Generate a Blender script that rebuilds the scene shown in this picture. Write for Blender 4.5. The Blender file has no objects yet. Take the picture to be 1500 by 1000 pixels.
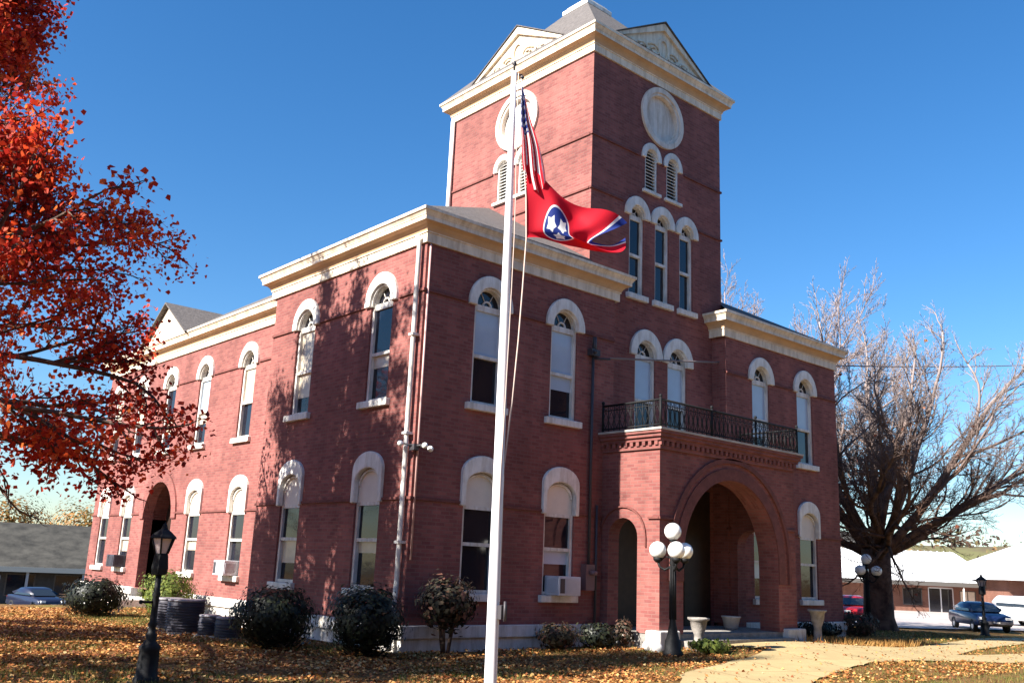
import bpy, math, random
import numpy as np
from mathutils import Vector, Matrix
from mathutils.geometry import delaunay_2d_cdt
R = math.radians
PI = math.pi
sc = bpy.context.scene
C = sc.collection

# ------------------------------------------------------------------ camera
cam = bpy.data.cameras.new('camera'); co = bpy.data.objects.new('camera', cam); C.objects.link(co)
yaw, pitch, roll = R(40.983), R(13.504), R(2.449)
f_ = Vector((math.sin(yaw)*math.cos(pitch), math.cos(yaw)*math.cos(pitch), math.sin(pitch)))
rt = Vector((math.cos(yaw), -math.sin(yaw), 0)); up = rt.cross(f_)
rt2 = rt*math.cos(roll)+up*math.sin(roll); up2 = -rt*math.sin(roll)+up*math.cos(roll)
M = Matrix((rt2, up2, -f_)).transposed().to_4x4(); M.translation = Vector((-10.664, -15.062, 1.146))
co.matrix_world = M
cam.sensor_fit = 'HORIZONTAL'; cam.sensor_width = 36; cam.lens = 36*1374.5/1500
cam.clip_start = .1; cam.clip_end = 3000
sc.camera = co

# ------------------------------------------------------------------ sky and sun
SUN_AZ, SUN_EL = (-.9956, .0941), R(36)
w = bpy.data.worlds.new('World'); sc.world = w; w.use_nodes = True
nt = w.node_tree; nt.nodes.clear()
sky = nt.nodes.new('ShaderNodeTexSky'); sky.sky_type = 'NISHITA'; sky.sun_disc = False
sky.sun_elevation = SUN_EL; sky.sun_rotation = math.atan2(SUN_AZ[0], SUN_AZ[1])
sky.air_density = 1.15; sky.dust_density = .4; sky.ozone_density = 5.0; sky.altitude = 300
hs = nt.nodes.new('ShaderNodeHueSaturation'); hs.inputs['Saturation'].default_value = 1.24; hs.inputs['Hue'].default_value = .502
bg = nt.nodes.new('ShaderNodeBackground'); bg.inputs[1].default_value = .064
wo = nt.nodes.new('ShaderNodeOutputWorld')
nt.links.new(sky.outputs[0], hs.inputs['Color']); nt.links.new(hs.outputs[0], bg.inputs[0]); nt.links.new(bg.outputs[0], wo.inputs[0])
sl = bpy.data.lights.new('sun', 'SUN'); sl.energy = 5.0; sl.angle = R(.5); sl.color = (1, .95, .87)
so = bpy.data.objects.new('sun', sl); C.objects.link(so)
sd = Vector((SUN_AZ[0]*math.cos(SUN_EL), SUN_AZ[1]*math.cos(SUN_EL), math.sin(SUN_EL)))
so.rotation_euler = sd.to_track_quat('Z', 'Y').to_euler()
vs = sc.view_settings; vs.view_transform = 'Standard'; vs.look = 'None'; vs.exposure = 1.6; vs.gamma = 1
sc.render.engine = 'CYCLES'
sc.cycles.max_bounces = 6; sc.cycles.diffuse_bounces = 3; sc.cycles.transparent_max_bounces = 4

# ------------------------------------------------------------------ materials
def mat(name, color, rough=.7, metal=0, spec=.4, var=0, vscale=3, bump=0, bscale=40, var2=None, coat=0):
    m = bpy.data.materials.new(name); m.use_nodes = True; n = m.node_tree; b = n.nodes['Principled BSDF']
    b.inputs['Roughness'].default_value = rough; b.inputs['Metallic'].default_value = metal
    b.inputs['Specular IOR Level'].default_value = spec; b.inputs['Coat Weight'].default_value = coat
    c = (*color, 1); b.inputs['Base Color'].default_value = c
    tc = n.nodes.new('ShaderNodeTexCoord')
    if var:
        no = n.nodes.new('ShaderNodeTexNoise'); no.inputs['Scale'].default_value = vscale; no.inputs['Detail'].default_value = 8; no.inputs['Roughness'].default_value = .65
        n.links.new(tc.outputs['Object'], no.inputs['Vector'])
        r = n.nodes.new('ShaderNodeValToRGB')
        lo = var2 if var2 else tuple(x*(1-var) for x in color)
        r.color_ramp.elements[0].color = (*lo, 1); r.color_ramp.elements[0].position = .35
        r.color_ramp.elements[1].color = (*[min(1, x*(1+var*.5)) for x in color], 1); r.color_ramp.elements[1].position = .65
        n.links.new(no.outputs[0], r.inputs[0]); n.links.new(r.outputs[0], b.inputs['Base Color'])
    if bump:
        n2 = n.nodes.new('ShaderNodeTexNoise'); n2.inputs['Scale'].default_value = bscale; n2.inputs['Detail'].default_value = 6
        n.links.new(tc.outputs['Object'], n2.inputs['Vector'])
        bp = n.nodes.new('ShaderNodeBump'); bp.inputs['Strength'].default_value = bump; bp.inputs['Distance'].default_value = .02
        n.links.new(n2.outputs[0], bp.inputs['Height']); n.links.new(bp.outputs[0], b.inputs['Normal'])
    return m

def brick(name, c1, c2, mo, bw=.215, rh=.075, ms=.010, stain=.25):
    m = bpy.data.materials.new(name); m.use_nodes = True; n = m.node_tree; b = n.nodes['Principled BSDF']; L = n.links.new
    b.inputs['Roughness'].default_value = .85; b.inputs['Specular IOR Level'].default_value = .25
    tc = n.nodes.new('ShaderNodeTexCoord')
    t = n.nodes.new('ShaderNodeTexBrick'); t.inputs['Scale'].default_value = 1
    t.inputs['Brick Width'].default_value = bw; t.inputs['Row Height'].default_value = rh; t.inputs['Mortar Size'].default_value = ms
    t.inputs['Mortar Smooth'].default_value = .3; t.inputs['Bias'].default_value = 0
    t.inputs['Color1'].default_value = (*c1, 1); t.inputs['Color2'].default_value = (*c2, 1); t.inputs['Mortar'].default_value = (*mo, 1)
    L(tc.outputs['UV'], t.inputs['Vector'])
    no = n.nodes.new('ShaderNodeTexNoise'); no.inputs['Scale'].default_value = .5; no.inputs['Detail'].default_value = 9; no.inputs['Roughness'].default_value = .7
    L(tc.outputs['Object'], no.inputs['Vector'])
    mr = n.nodes.new('ShaderNodeMapRange'); mr.inputs[1].default_value = .3; mr.inputs[2].default_value = .7
    mr.inputs[3].default_value = 1-stain; mr.inputs[4].default_value = 1+stain*.6
    L(no.outputs[0], mr.inputs[0])
    mp = n.nodes.new('ShaderNodeMapping'); mp.inputs['Scale'].default_value = (2.6, 2.6, .22); L(tc.outputs['Object'], mp.inputs[0])
    n3 = n.nodes.new('ShaderNodeTexNoise'); n3.inputs['Scale'].default_value = 1; n3.inputs['Detail'].default_value = 6; L(mp.outputs[0], n3.inputs['Vector'])
    m3 = n.nodes.new('ShaderNodeMapRange'); m3.inputs[1].default_value = .35; m3.inputs[2].default_value = .65; m3.inputs[3].default_value = .88; m3.inputs[4].default_value = 1.06; L(n3.outputs[0], m3.inputs[0])
    m4 = n.nodes.new('ShaderNodeMath'); m4.operation = 'MULTIPLY'; L(mr.outputs[0], m4.inputs[0]); L(m3.outputs[0], m4.inputs[1]); mr = m4
    mx = n.nodes.new('ShaderNodeMix'); mx.data_type = 'RGBA'; mx.blend_type = 'MULTIPLY'; mx.inputs[0].default_value = 1
    L(t.outputs['Color'], mx.inputs[6]); L(mr.outputs[0], mx.inputs[7]); L(mx.outputs[2], b.inputs['Base Color'])
    bp = n.nodes.new('ShaderNodeBump'); bp.inputs['Strength'].default_value = .5; bp.inputs['Distance'].default_value = .008; bp.invert = True
    L(t.outputs['Fac'], bp.inputs['Height']); L(bp.outputs[0], b.inputs['Normal'])
    return m

def leafmat(name, stops, trans=.35, rough=.6):
    m = bpy.data.materials.new(name); m.use_nodes = True; n = m.node_tree; L = n.links.new
    b = n.nodes['Principled BSDF']; b.inputs['Roughness'].default_value = rough; b.inputs['Specular IOR Level'].default_value = .25
    a = n.nodes.new('ShaderNodeAttribute'); a.attribute_name = 'tint'
    r = n.nodes.new('ShaderNodeValToRGB'); e = r.color_ramp.elements
    while len(e) < len(stops): e.new(.5)
    for k, (p, c) in enumerate(stops): e[k].position = p; e[k].color = (*c, 1)
    L(a.outputs['Fac'], r.inputs[0]); L(r.outputs[0], b.inputs['Base Color'])
    if trans:
        t = n.nodes.new('ShaderNodeBsdfTranslucent'); L(r.outputs[0], t.inputs[0])
        mx = n.nodes.new('ShaderNodeMixShader'); mx.inputs[0].default_value = trans
        L(b.outputs[0], mx.inputs[1]); L(t.outputs[0], mx.inputs[2]); L(mx.outputs[0], n.nodes['Material Output'].inputs[0])
    return m

BRICK = brick('red_brick', (.300, .104, .087), (.200, .064, .058), (.235, .112, .096), stain=.34)
BRICK_TRIM = mat('brick_trim', (.17, .055, .045), .85, var=.3, vscale=6, bump=.3)
CREAM = mat('cream_paint', (.80, .69, .54), .55, var=.16, vscale=1.5, bump=.05)
WHITE = mat('white_paint', (.78, .75, .70), .55, var=.17, vscale=2.5, bump=.05)
STONE = mat('white_painted_stone', (.70, .67, .63), .75, var=.22, vscale=2, bump=.5, bscale=8)
BOARD = mat('window_board', (.72, .66, .58), .6, var=.08, vscale=2)
GLASS = mat('window_glass', (.010, .011, .018), .06, spec=.5, bump=.10, bscale=2.5)
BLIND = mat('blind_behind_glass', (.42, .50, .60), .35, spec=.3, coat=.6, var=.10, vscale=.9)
SHINGLE = mat('grey_shingles', (.12, .105, .098), .9, var=.35, vscale=9, bump=.8, bscale=30)
DARKSHINGLE = mat('dark_shingles', (.055, .05, .045), .9, var=.5, vscale=2.2, bump=.6, bscale=12)
IRON = mat('black_iron', (.010, .010, .011), .65, spec=.25, var=.3, vscale=20)
DARKMETAL = mat('dark_metal', (.05, .045, .05), .5)
DARKWOOD = mat('dark_wood', (.03, .017, .012), .5, var=.4, vscale=5)
ROUNDEL = mat('roundel_paint', (.72, .64, .56), .6, var=.12, vscale=3, bump=.1)
URNM = mat('weathered_stone', (.27, .245, .22), .9, var=.35, vscale=8, bump=.5, bscale=20)
CURTAIN = mat('cream_curtain', (.55, .47, .36), .5, var=.2, vscale=2, coat=.5)
GLOBE = mat('white_globe', (.85, .84, .8), .25, coat=.4)
LANTERN = mat('lantern_glass', (.62, .50, .48), .3)
POLE = mat('pole_paint', (.78, .77, .79), .35, var=.05, vscale=4)
ROPE = mat('rope', (.55, .42, .36), .8)
CONC = mat('old_concrete', (.46, .43, .38), .9, var=.25, vscale=3, bump=.4)
PATHM = mat('path_concrete', (.40, .295, .14), .9, var=.14, vscale=1.3, bump=.3, bscale=25)
def add_streaks(m, lo=.80):
    n = m.node_tree; L = n.links.new; b = n.nodes['Principled BSDF']; src = b.inputs['Base Color'].links[0].from_socket
    tc = n.nodes.new('ShaderNodeTexCoord'); mp = n.nodes.new('ShaderNodeMapping'); mp.inputs['Scale'].default_value = (7, 7, .9); L(tc.outputs['Object'], mp.inputs[0])
    no = n.nodes.new('ShaderNodeTexNoise'); no.inputs['Scale'].default_value = 1; no.inputs['Detail'].default_value = 7; no.inputs['Roughness'].default_value = .7; L(mp.outputs[0], no.inputs['Vector'])
    r = n.nodes.new('ShaderNodeValToRGB'); r.color_ramp.elements[0].position = .36; r.color_ramp.elements[0].color = (lo*.92, lo*.86, lo*.78, 1); r.color_ramp.elements[1].position = .56; r.color_ramp.elements[1].color = (1, 1, 1, 1)
    L(no.outputs[0], r.inputs[0]); x = n.nodes.new('ShaderNodeMix'); x.data_type = 'RGBA'; x.blend_type = 'MULTIPLY'; x.inputs[0].default_value = 1
    L(src, x.inputs[6]); L(r.outputs[0], x.inputs[7]); L(x.outputs[2], b.inputs['Base Color'])
for m_ in (WHITE, CREAM, STONE, ROUNDEL): add_streaks(m_)
def add_joints(m, size):
    n = m.node_tree; L = n.links.new; b = n.nodes['Principled BSDF']; src = b.inputs['Base Color'].links[0].from_socket
    tc = n.nodes.new('ShaderNodeTexCoord'); mp = n.nodes.new('ShaderNodeMapping'); mp.inputs['Rotation'].default_value = (0, 0, .35); L(tc.outputs['Object'], mp.inputs[0])
    t = n.nodes.new('ShaderNodeTexBrick'); t.offset = 0; t.inputs['Scale'].default_value = 1; t.inputs['Brick Width'].default_value = size; t.inputs['Row Height'].default_value = size
    t.inputs['Mortar Size'].default_value = .012; t.inputs['Color1'].default_value = (1, 1, 1, 1); t.inputs['Color2'].default_value = (.9, .9, .9, 1); t.inputs['Mortar'].default_value = (.4, .36, .3, 1)
    L(mp.outputs[0], t.inputs['Vector'])
    x = n.nodes.new('ShaderNodeMix'); x.data_type = 'RGBA'; x.blend_type = 'MULTIPLY'; x.inputs[0].default_value = 1
    L(src, x.inputs[6]); L(t.outputs['Color'], x.inputs[7]); L(x.outputs[2], b.inputs['Base Color'])
add_joints(PATHM, 1.6)
LOT = mat('parking_concrete', (.42, .36, .33), .9, var=.2, vscale=.25, bump=.3)
ASPH = mat('asphalt', (.05, .05, .052), .9, var=.3, vscale=1)
BARK = mat('bark', (.12, .075, .055), .9, var=.55, vscale=5, bump=1, bscale=18)
LBARK = mat('pale_twig_bark', (.33, .26, .25), .85, var=.45, vscale=1.2, bump=.5)
ACGREY = mat('unit_grey', (.05, .047, .062), .6, var=.25, vscale=4)
ACLIGHT = mat('unit_white', (.55, .56, .60), .5, var=.1)
METALROOF = mat('white_metal_roof', (.80, .80, .80), .4, var=.06, vscale=.4)
STOREBRICK = brick('store_brick', (.20, .085, .055), (.16, .065, .045), (.22, .13, .10))
SIDING = mat('pale_siding', (.68, .60, .48), .7, var=.1)
FASCIA = mat('dark_fascia', (.10, .09, .08), .6)
ALU = mat('aluminium', (.6, .6, .62), .35, metal=.7)
RUBBER = mat('rubber', (.012, .012, .012), .8)
PLANTER = mat('pale_planter', (.60, .56, .50), .8, var=.2, vscale=6)

# ground: dry lawn, soil and leaf colour
def groundmat():
    m = bpy.data.materials.new('lawn_soil'); m.use_nodes = True; n = m.node_tree; L = n.links.new; b = n.nodes['Principled BSDF']
    b.inputs['Roughness'].default_value = .95; b.inputs['Specular IOR Level'].default_value = .1
    tc = n.nodes.new('ShaderNodeTexCoord')
    def noise(s, d=8, r=.65):
        x = n.nodes.new('ShaderNodeTexNoise'); x.inputs['Scale'].default_value = s; x.inputs['Detail'].default_value = d; x.inputs['Roughness'].default_value = r
        L(tc.outputs['Object'], x.inputs['Vector']); return x
    a = noise(9); r = n.nodes.new('ShaderNodeValToRGB'); e = r.color_ramp.elements
    e[0].position = .3; e[0].color = (.07, .038, .016, 1); e[1].position = .72; e[1].color = (.30, .16, .055, 1)
    x = e.new(.5); x.color = (.19, .10, .038, 1)
    L(a.outputs[0], r.inputs[0])
    g = noise(.8, 6); gr = n.nodes.new('ShaderNodeMapRange'); gr.inputs[1].default_value = .52; gr.inputs[2].default_value = .66
    L(g.outputs[0], gr.inputs[0])
    g2 = noise(14); r2 = n.nodes.new('ShaderNodeValToRGB'); r2.color_ramp.elements[0].color = (.05, .06, .015, 1); r2.color_ramp.elements[1].color = (.24, .21, .05, 1)
    r2.color_ramp.elements[0].position = .3; r2.color_ramp.elements[1].position = .7
    L(g2.outputs[0], r2.inputs[0])
    mx = n.nodes.new('ShaderNodeMix'); mx.data_type = 'RGBA'; L(gr.outputs[0], mx.inputs[0]); L(r.outputs[0], mx.inputs[6]); L(r2.outputs[0], mx.inputs[7])
    L(mx.outputs[2], b.inputs['Base Color'])
    bb = noise(22); bp = n.nodes.new('ShaderNodeBump'); bp.inputs['Strength'].default_value = .9; bp.inputs['Distance'].default_value = .06
    L(bb.outputs[0], bp.inputs['Height']); L(bp.outputs[0], b.inputs['Normal'])
    return m
LAWN = groundmat()
HILLM = mat('hill_grass', (.10, .10, .035), .95, var=.6, vscale=.05, var2=(.085, .05, .035))

# ------------------------------------------------------------------ mesh helpers
class MB:
    def __init__(s): s.v = []; s.f = []; s.mi = []; s.cur = 0; s.smooth = []
    def add(s, vs, fs, smooth=False):
        o = len(s.v); s.v += [tuple(p) for p in vs]
        for f in fs: s.f.append(tuple(o+i for i in f)); s.mi.append(s.cur); s.smooth.append(smooth)
    def box(s, x0, y0, z0, x1, y1, z1):
        v = [(x, y, z) for z in (z0, z1) for y in (y0, y1) for x in (x0, x1)]
        s.add(v, [(0, 2, 3, 1), (4, 5, 7, 6), (0, 1, 5, 4), (2, 6, 7, 3), (0, 4, 6, 2), (1, 3, 7, 5)])
    def prism(s, poly, to, a, b):            # poly of (u, v); to(u, v, d)
        n = len(poly)
        s.add([to(*p, a) for p in poly]+[to(*p, b) for p in poly],
              [tuple(range(n)), tuple(range(2*n-1, n-1, -1))]+[(i, i+n, (i+1) % n+n, (i+1) % n) for i in range(n)])
    def band(s, inner, outer, to, a, b, closed=False):   # strip between two outlines with thickness a..b
        n = len(inner); V = []
        for i in range(n): V += [to(*inner[i], a), to(*outer[i], a), to(*inner[i], b), to(*outer[i], b)]
        F = []
        for i in range(n if closed else n-1):
            p = 4*i; q = 4*((i+1) % n)
            F += [(p, p+1, q+1, q), (p+2, q+2, q+3, p+3), (p+1, p+3, q+3, q+1), (p, q, q+2, p+2)]
        if not closed: F += [(0, 2, 3, 1), (4*n-4, 4*n-3, 4*n-1, 4*n-2)]
        s.add(V, F)
    def panel(s, outline, holes, to, d=0, reveal=.2):
        pts = []; edges = []
        for loop in [outline]+holes:
            o = len(pts); pts += [Vector(p) for p in loop]; edges += [(o+i, o+(i+1) % len(loop)) for i in range(len(loop))]
        vs, _, fs, _, _, _ = delaunay_2d_cdt(pts, edges, [], 0, 1e-6)
        def inside(p, loop):
            c = False; j = len(loop)-1
            for i in range(len(loop)):
                a, b = loop[i], loop[j]
                if (a[1] > p[1]) != (b[1] > p[1]) and p[0] < (b[0]-a[0])*(p[1]-a[1])/(b[1]-a[1])+a[0]: c = not c
                j = i
            return c
        F = []
        for f in fs:
            c = sum((vs[i] for i in f), Vector((0, 0)))/len(f)
            if inside(c, outline) and not any(inside(c, h) for h in holes): F.append(tuple(f))
        s.add([to(p.x, p.y, d) for p in vs], F)
        if reveal:
            for h in holes:
                n = len(h); s.add([to(*p, d) for p in h]+[to(*p, d+reveal) for p in h], [(i, (i+1) % n, (i+1) % n+n, i+n) for i in range(n)])
    def lathe(s, prof, c=(0, 0, 0), n=20, smooth=True):   # prof of (r, z)
        V = []; F = []
        for r, z in prof:
            for k in range(n): a = 2*PI*k/n; V.append((c[0]+r*math.cos(a), c[1]+r*math.sin(a), c[2]+z))
        m = len(prof)
        for i in range(m-1):
            for k in range(n): F.append((i*n+k, i*n+(k+1) % n, (i+1)*n+(k+1) % n, (i+1)*n+k))
        F.append(tuple(range(n-1, -1, -1))); F.append(tuple((m-1)*n+k for k in range(n)))
        s.add(V, F, smooth)
    def sphere(s, c, r, n=20, m=12, sz=1):
        s.lathe([(max(1e-4, r*math.sin(PI*i/m)), -r*sz*math.cos(PI*i/m)) for i in range(m+1)], c, n)
    def tube(s, pts, rad, n=8, smooth=True):
        pts = [Vector(p) for p in pts]; k = len(pts)
        if not hasattr(rad, '__len__'): rad = [rad]*k
        V = []; F = []; ref = None
        for i in range(k):
            t = (pts[min(i+1, k-1)]-pts[max(i-1, 0)]).normalized()
            if ref is None: ref = Vector((0, 0, 1)) if abs(t.z) < .9 else Vector((1, 0, 0))
            u = t.cross(ref).normalized(); v_ = t.cross(u).normalized(); ref = v_.cross(t) if False else ref
            for j in range(n):
                a = 2*PI*j/n; V.append(pts[i]+(u*math.cos(a)+v_*math.sin(a))*rad[i])
        for i in range(k-1):
            for j in range(n): F.append((i*n+j, i*n+(j+1) % n, (i+1)*n+(j+1) % n, (i+1)*n+j))
        F.append(tuple(range(n-1, -1, -1))); F.append(tuple((k-1)*n+j for j in range(n)))
        s.add(V, F, smooth)
    def build(s, name, mats, parent=None, uv=True, bevel=0):
        me = bpy.data.meshes.new(name); me.from_pydata(s.v, [], s.f)
        if not isinstance(mats, (list, tuple)): mats = [mats]
        for m in mats: me.materials.append(m)
        me.polygons.foreach_set('material_index', s.mi); me.polygons.foreach_set('use_smooth', s.smooth)
        if uv:
            l = me.uv_layers.new(name='UVMap'); U = np.zeros(len(me.loops)*2, np.float32)
            for p in me.polygons:
                nx, ny, nz = p.normal; h = math.hypot(nx, ny)
                for li in p.loop_indices:
                    q = me.vertices[me.loops[li].vertex_index].co
                    if abs(nz) > .7 or h < 1e-6: U[2*li] = q.x; U[2*li+1] = q.y
                    else:
                        U[2*li] = (-q.x*ny+q.y*nx)/h; U[2*li+1] = q.z
            l.data.foreach_set('uv', U)
        o = bpy.data.objects.new(name, me); C.objects.link(o)
        if parent: o.parent = parent
        if bevel:
            b = o.modifiers.new('bevel', 'BEVEL'); b.width = bevel; b.segments = 2; b.limit_method = 'ANGLE'; b.angle_limit = R(40)
        return o

def empty(name, loc, label=None, cat=None, group=None, rz=0):
    o = bpy.data.objects.new(name, None); C.objects.link(o); o.location = loc; o.rotation_euler.z = rz
    o.empty_display_size = .2
    return tag(o, label, cat, group)
def tag(o, label=None, cat=None, group=None, kind=None):
    if label: o['label'] = label
    if cat: o['category'] = cat
    if group: o['group'] = group
    if kind: o['kind'] = kind
    return o
def copy_tree(o, parent=None):
    c = o.copy(); C.objects.link(c)
    if parent: c.parent = parent
    for ch in list(o.children): copy_tree(ch, c)
    return c

def arc(cx, cz, rx, rz, a0, a1, n): return [(cx+rx*math.cos(a0+(a1-a0)*i/n), cz+rz*math.sin(a0+(a1-a0)*i/n)) for i in range(n+1)]
def arch_outline(hw, z0, zs, rise, n=16):   # closed polygon, bottom-left, up and over
    return [(-hw, z0)]+arc(0, zs, hw, rise, PI, 0, n)+[(hw, z0)]
def shift(loop, c): return [(u+c, v) for u, v in loop]
FR = lambda y: (lambda u, v, d: (u, y+d, v))          # faces -Y
LF = lambda x: (lambda u, v, d: (x+d, -u, v))         # faces -X, u runs towards -Y
RT = lambda x: (lambda u, v, d: (x-d, u, v))          # faces +X
BK = lambda y: (lambda u, v, d: (-u, y-d, v))         # faces +Y

# ------------------------------------------------------------------ ground
def S(t):
    t = min(1, max(0, t)); return t*t*(3-2*t)
def gz(x, y):
    h = -.5+.2*math.exp(-((x-9)/4.)**2-((y+2.2)/2.6)**2)
    h -= .6*S((x-18)/24)*S((60-y)/20)
    h -= (2.2*S((y-13)/34)+max(0, min(y, 110)-47)*.03)*S((y-.75*x)/18)
    return h
def axis(lo, hi, step, far):
    a = list(np.arange(lo, hi+.01, step)); d = step; p = hi
    while p < far: d *= 1.25; p += d; a.append(p)
    d = step; p = lo; b = []
    while p > -far: d *= 1.25; p -= d; b.append(p)
    return b[::-1]+a
gx = axis(-14, 32, .5, 1500); gy = axis(-16, 26, .5, 1500)
mb = MB(); nx = len(gx)
mb.add([(x, y, gz(x, y)) for y in gy for x in gx], [(j*nx+i, j*nx+i+1, (j+1)*nx+i+1, (j+1)*nx+i) for j in range(len(gy)-1) for i in range(nx-1)], True)
tag(mb.build('ground', LAWN, uv=False), kind='structure')

def inpoly(p, loop):
    c = False; j = len(loop)-1
    for i in range(len(loop)):
        a, b = loop[i], loop[j]
        if (a[1] > p[1]) != (b[1] > p[1]) and p[0] < (b[0]-a[0])*(p[1]-a[1])/(b[1]-a[1])+a[0]: c = not c
        j = i
    return c
def sheet(name, outline, m, lift=.03, step=.5, wob=0):
    rg = random.Random(5); L = []
    for i in range(len(outline)):
        a, b = Vector(outline[i]), Vector(outline[(i+1) % len(outline)]); n = max(1, int((b-a).length/step))
        L += [a.lerp(b, k/n)+Vector((rg.uniform(-wob, wob), rg.uniform(-wob, wob))) for k in range(n)]
    pts = list(L); lo = [tuple(p) for p in L]
    x0, x1 = min(p.x for p in L), max(p.x for p in L); y0, y1 = min(p.y for p in L), max(p.y for p in L)
    x = x0
    while x < x1:
        y = y0
        while y < y1:
            if inpoly((x, y), lo): pts.append(Vector((x, y)))
            y += step
        x += step
    vs, _, fs, _, _, _ = delaunay_2d_cdt(pts, [(i, (i+1) % len(L)) for i in range(len(L))], [], 0, 1e-5)
    F = [tuple(f) for f in fs if inpoly(sum((vs[i] for i in f), Vector((0, 0)))/len(f), lo)]
    mb = MB(); mb.add([(p.x, p.y, gz(p.x, p.y)+lift) for p in vs], F, True)
    return tag(mb.build(name, m, uv=False), kind='structure')
PATH_POLY = [(-2.5, -8.5), (1.5, -5.3), (2.84, -4.42), (5.76, -3.6), (7.6, -2.95), (6.9, -2.3), (6.3, -1.75), (10.0, -1.75), (10.4, -2.3), (11.2, -2.9), (13.45, -3.0), (20.3, -1.5), (34, 2.2),
             (34, .6), (21, -2.9), (16, -3.7), (12.9, -4.6), (15, -4.75), (21, -4.95), (34, -5), (34, -7), (20, -6.6), (13.8, -6.3), (12.2, -6.0), (10.8, -5.3), (9.3, -5.05), (8, -5.0), (5.9, -5.5), (3.6, -6.3), (-.5, -9.5)]
sheet('path', PATH_POLY, PATHM, .03, .45, .05)
sheet('parking_lot', [(26.3, 7.5), (33.5, 8.4), (38, 8.3), (43, 7.6), (47, 5.5), (60, -6), (110, -6), (110, 70), (45, 70), (30, 22)], LOT, .06, 3)
sheet('street', [(-90, -30), (120, -30), (120, -11.4), (20, -11), (-90, -12.9)], ASPH, .05, 3)  # unseen dark street, added to cut sunlight bounced onto the front
sheet('street', [(-60, 44), (6, 44), (20, 50), (30, 62), (30, 70), (6, 66), (-60, 66)], ASPH, .06, 2.5)

# ------------------------------------------------------------------ courthouse
ch = empty('courthouse', (0, 0, -.5), 'two storey red brick courthouse with square gabled tower and arched entrance porch', 'courthouse')
ch_off = empty('tmp', (0, 0, 0)); bpy.data.objects.remove(ch_off)
def part(mb, name, m, parent=None, **k):
    o = mb.build(name, m, None, **k)
    o.parent = ch if parent is None else parent
    if parent is None: o.location.z += .5
    return o

H = 7.62; T = 14.45
UPX, UPY = [1.76, 4.02, 11.83, 14.09], [1.53, 4.77]
RUP = [10.2, 13.22, 15.92, 18.5, 20.8]; RLO = [9.98, 12.95, 18.5, 20.75]
up_hole = arch_outline(.42, 4.43, 6.58, .42); lo_hole = arch_outline(.46, .60, 2.72, .31, 14)
triple_hole = arch_outline(.29, 8.12, 10.3, .29, 12); louv_hole = arch_outline(.25, 11.14, 12.14, .25, 12)
ROUND = lambda r, c, z, n=40: [(c+r*math.cos(2*PI*i/n), z+r*math.sin(2*PI*i/n)) for i in range(n)]
rect = lambda a, b, c, d: [(a, c), (b, c), (b, d), (a, d)]
door_arch = arch_outline(1.17, -.3, 2.2, 1.17, 24)

wl = MB()
wl.panel(rect(0, 5.70, -.02, H), [shift(up_hole, c) for c in UPX[:2]]+[shift(lo_hole, c) for c in UPX[:2]], FR(0))
wl.panel(rect(10.2, 15.85, -.02, H), [shift(up_hole, c) for c in UPX[2:]]+[shift(lo_hole, c) for c in UPX[2:]], FR(0))
wl.panel(rect(-6.46, 0, -.02, H), [shift(up_hole, -c) for c in UPY]+[shift(lo_hole, -c) for c in UPY], LF(0))
wl.panel(rect(-22, -6.46, -.02, H), [shift(up_hole, -c) for c in RUP]+[shift(lo_hole, -c) for c in RLO]+[shift(door_arch, -15.75)[1:-1]+[(-14.58, 0), (-16.92, 0)]], LF(1.2), reveal=.3)
wl.panel(rect(0, 1.2, -.02, H), [], lambda u, v, d: (u, 6.46, v), reveal=0)
wl.panel(rect(0, .46, -.02, H), [], RT(5.70), reveal=0)
wl.panel(rect(-.46, 0, -.02, H), [], LF(10.2), reveal=0)
wl.panel(rect(0, 22, -.02, H), [], RT(15.85), reveal=0)
wl.panel(rect(-15.85, -1.2, -.02, H), [], BK(22), reveal=0)
part(wl, 'wall', BRICK)

tw = MB(); PAIR = [7.39, 8.68]; TRI = [7.0, 8.03, 9.06]; LOV = [7.56, 8.46]
up_hole_t = arch_outline(.40, 4.32, 6.58, .40)
tw.panel(rect(5.70, 10.2, -.1, 7.9), [shift(up_hole_t, c) for c in PAIR]+[shift(arch_outline(.9, -.05, 2.1, .9), 8.0)[1:-1]+[(8.9, 0), (7.1, 0)]], FR(.46), reveal=.25)
tw.panel(rect(5.25, 10.65, 7.9, T), [shift(triple_hole, c) for c in TRI]+[shift(louv_hole, c) for c in LOV]+[ROUND(.70, 8.0, 13.45)], FR(.46), reveal=.22)
tw.panel(rect(-6.44, -.46, 7.7, T), [shift(louv_hole, -c) for c in (3.94, 3.04)]+[ROUND(.70, -3.42, 13.42)], LF(5.25))
tw.panel(rect(.46, 6.44, 7.7, T), [], RT(10.65), reveal=0)
tw.panel(rect(-10.65, -5.25, 7.7, T), [], BK(6.44), reveal=0)
part(tw, 'tower', BRICK)

# painted stone base with a projecting ledge
fb = MB()
def ring(mb, p, z0, z1, pts=[(0, 0), (5.7, 0)]): pass
for z0, z1, p in ((-.75, -.24, .04), (-.24, 0, .10)):
    fb.box(-p, -p, z0, 5.32, .3, z1); fb.box(-p, .3, z0, .3, 6.46+p, z1)
    fb.box(1.2-p, 6.46+p, z0, 1.5, 14.5, z1); fb.box(1.2-p, 17.0, z0, 1.5, 22+p, z1); fb.box(1.5, 21.7, z0, 15.85, 22+p, z1)
    fb.box(10.7, -p, z0, 15.85+p, .3, z1); fb.box(15.55, .3, z0, 15.85+p, 21.7, z1)
part(fb, 'foundation', STONE, bevel=.015)
st = MB(); st.box(-.2, 14.55, -.75, 1.4, 16.95, -.28); st.box(-.55, 14.55, -.75, -.2, 16.95, -.45)
part(st, 'step', STONE, bevel=.02)

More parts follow.
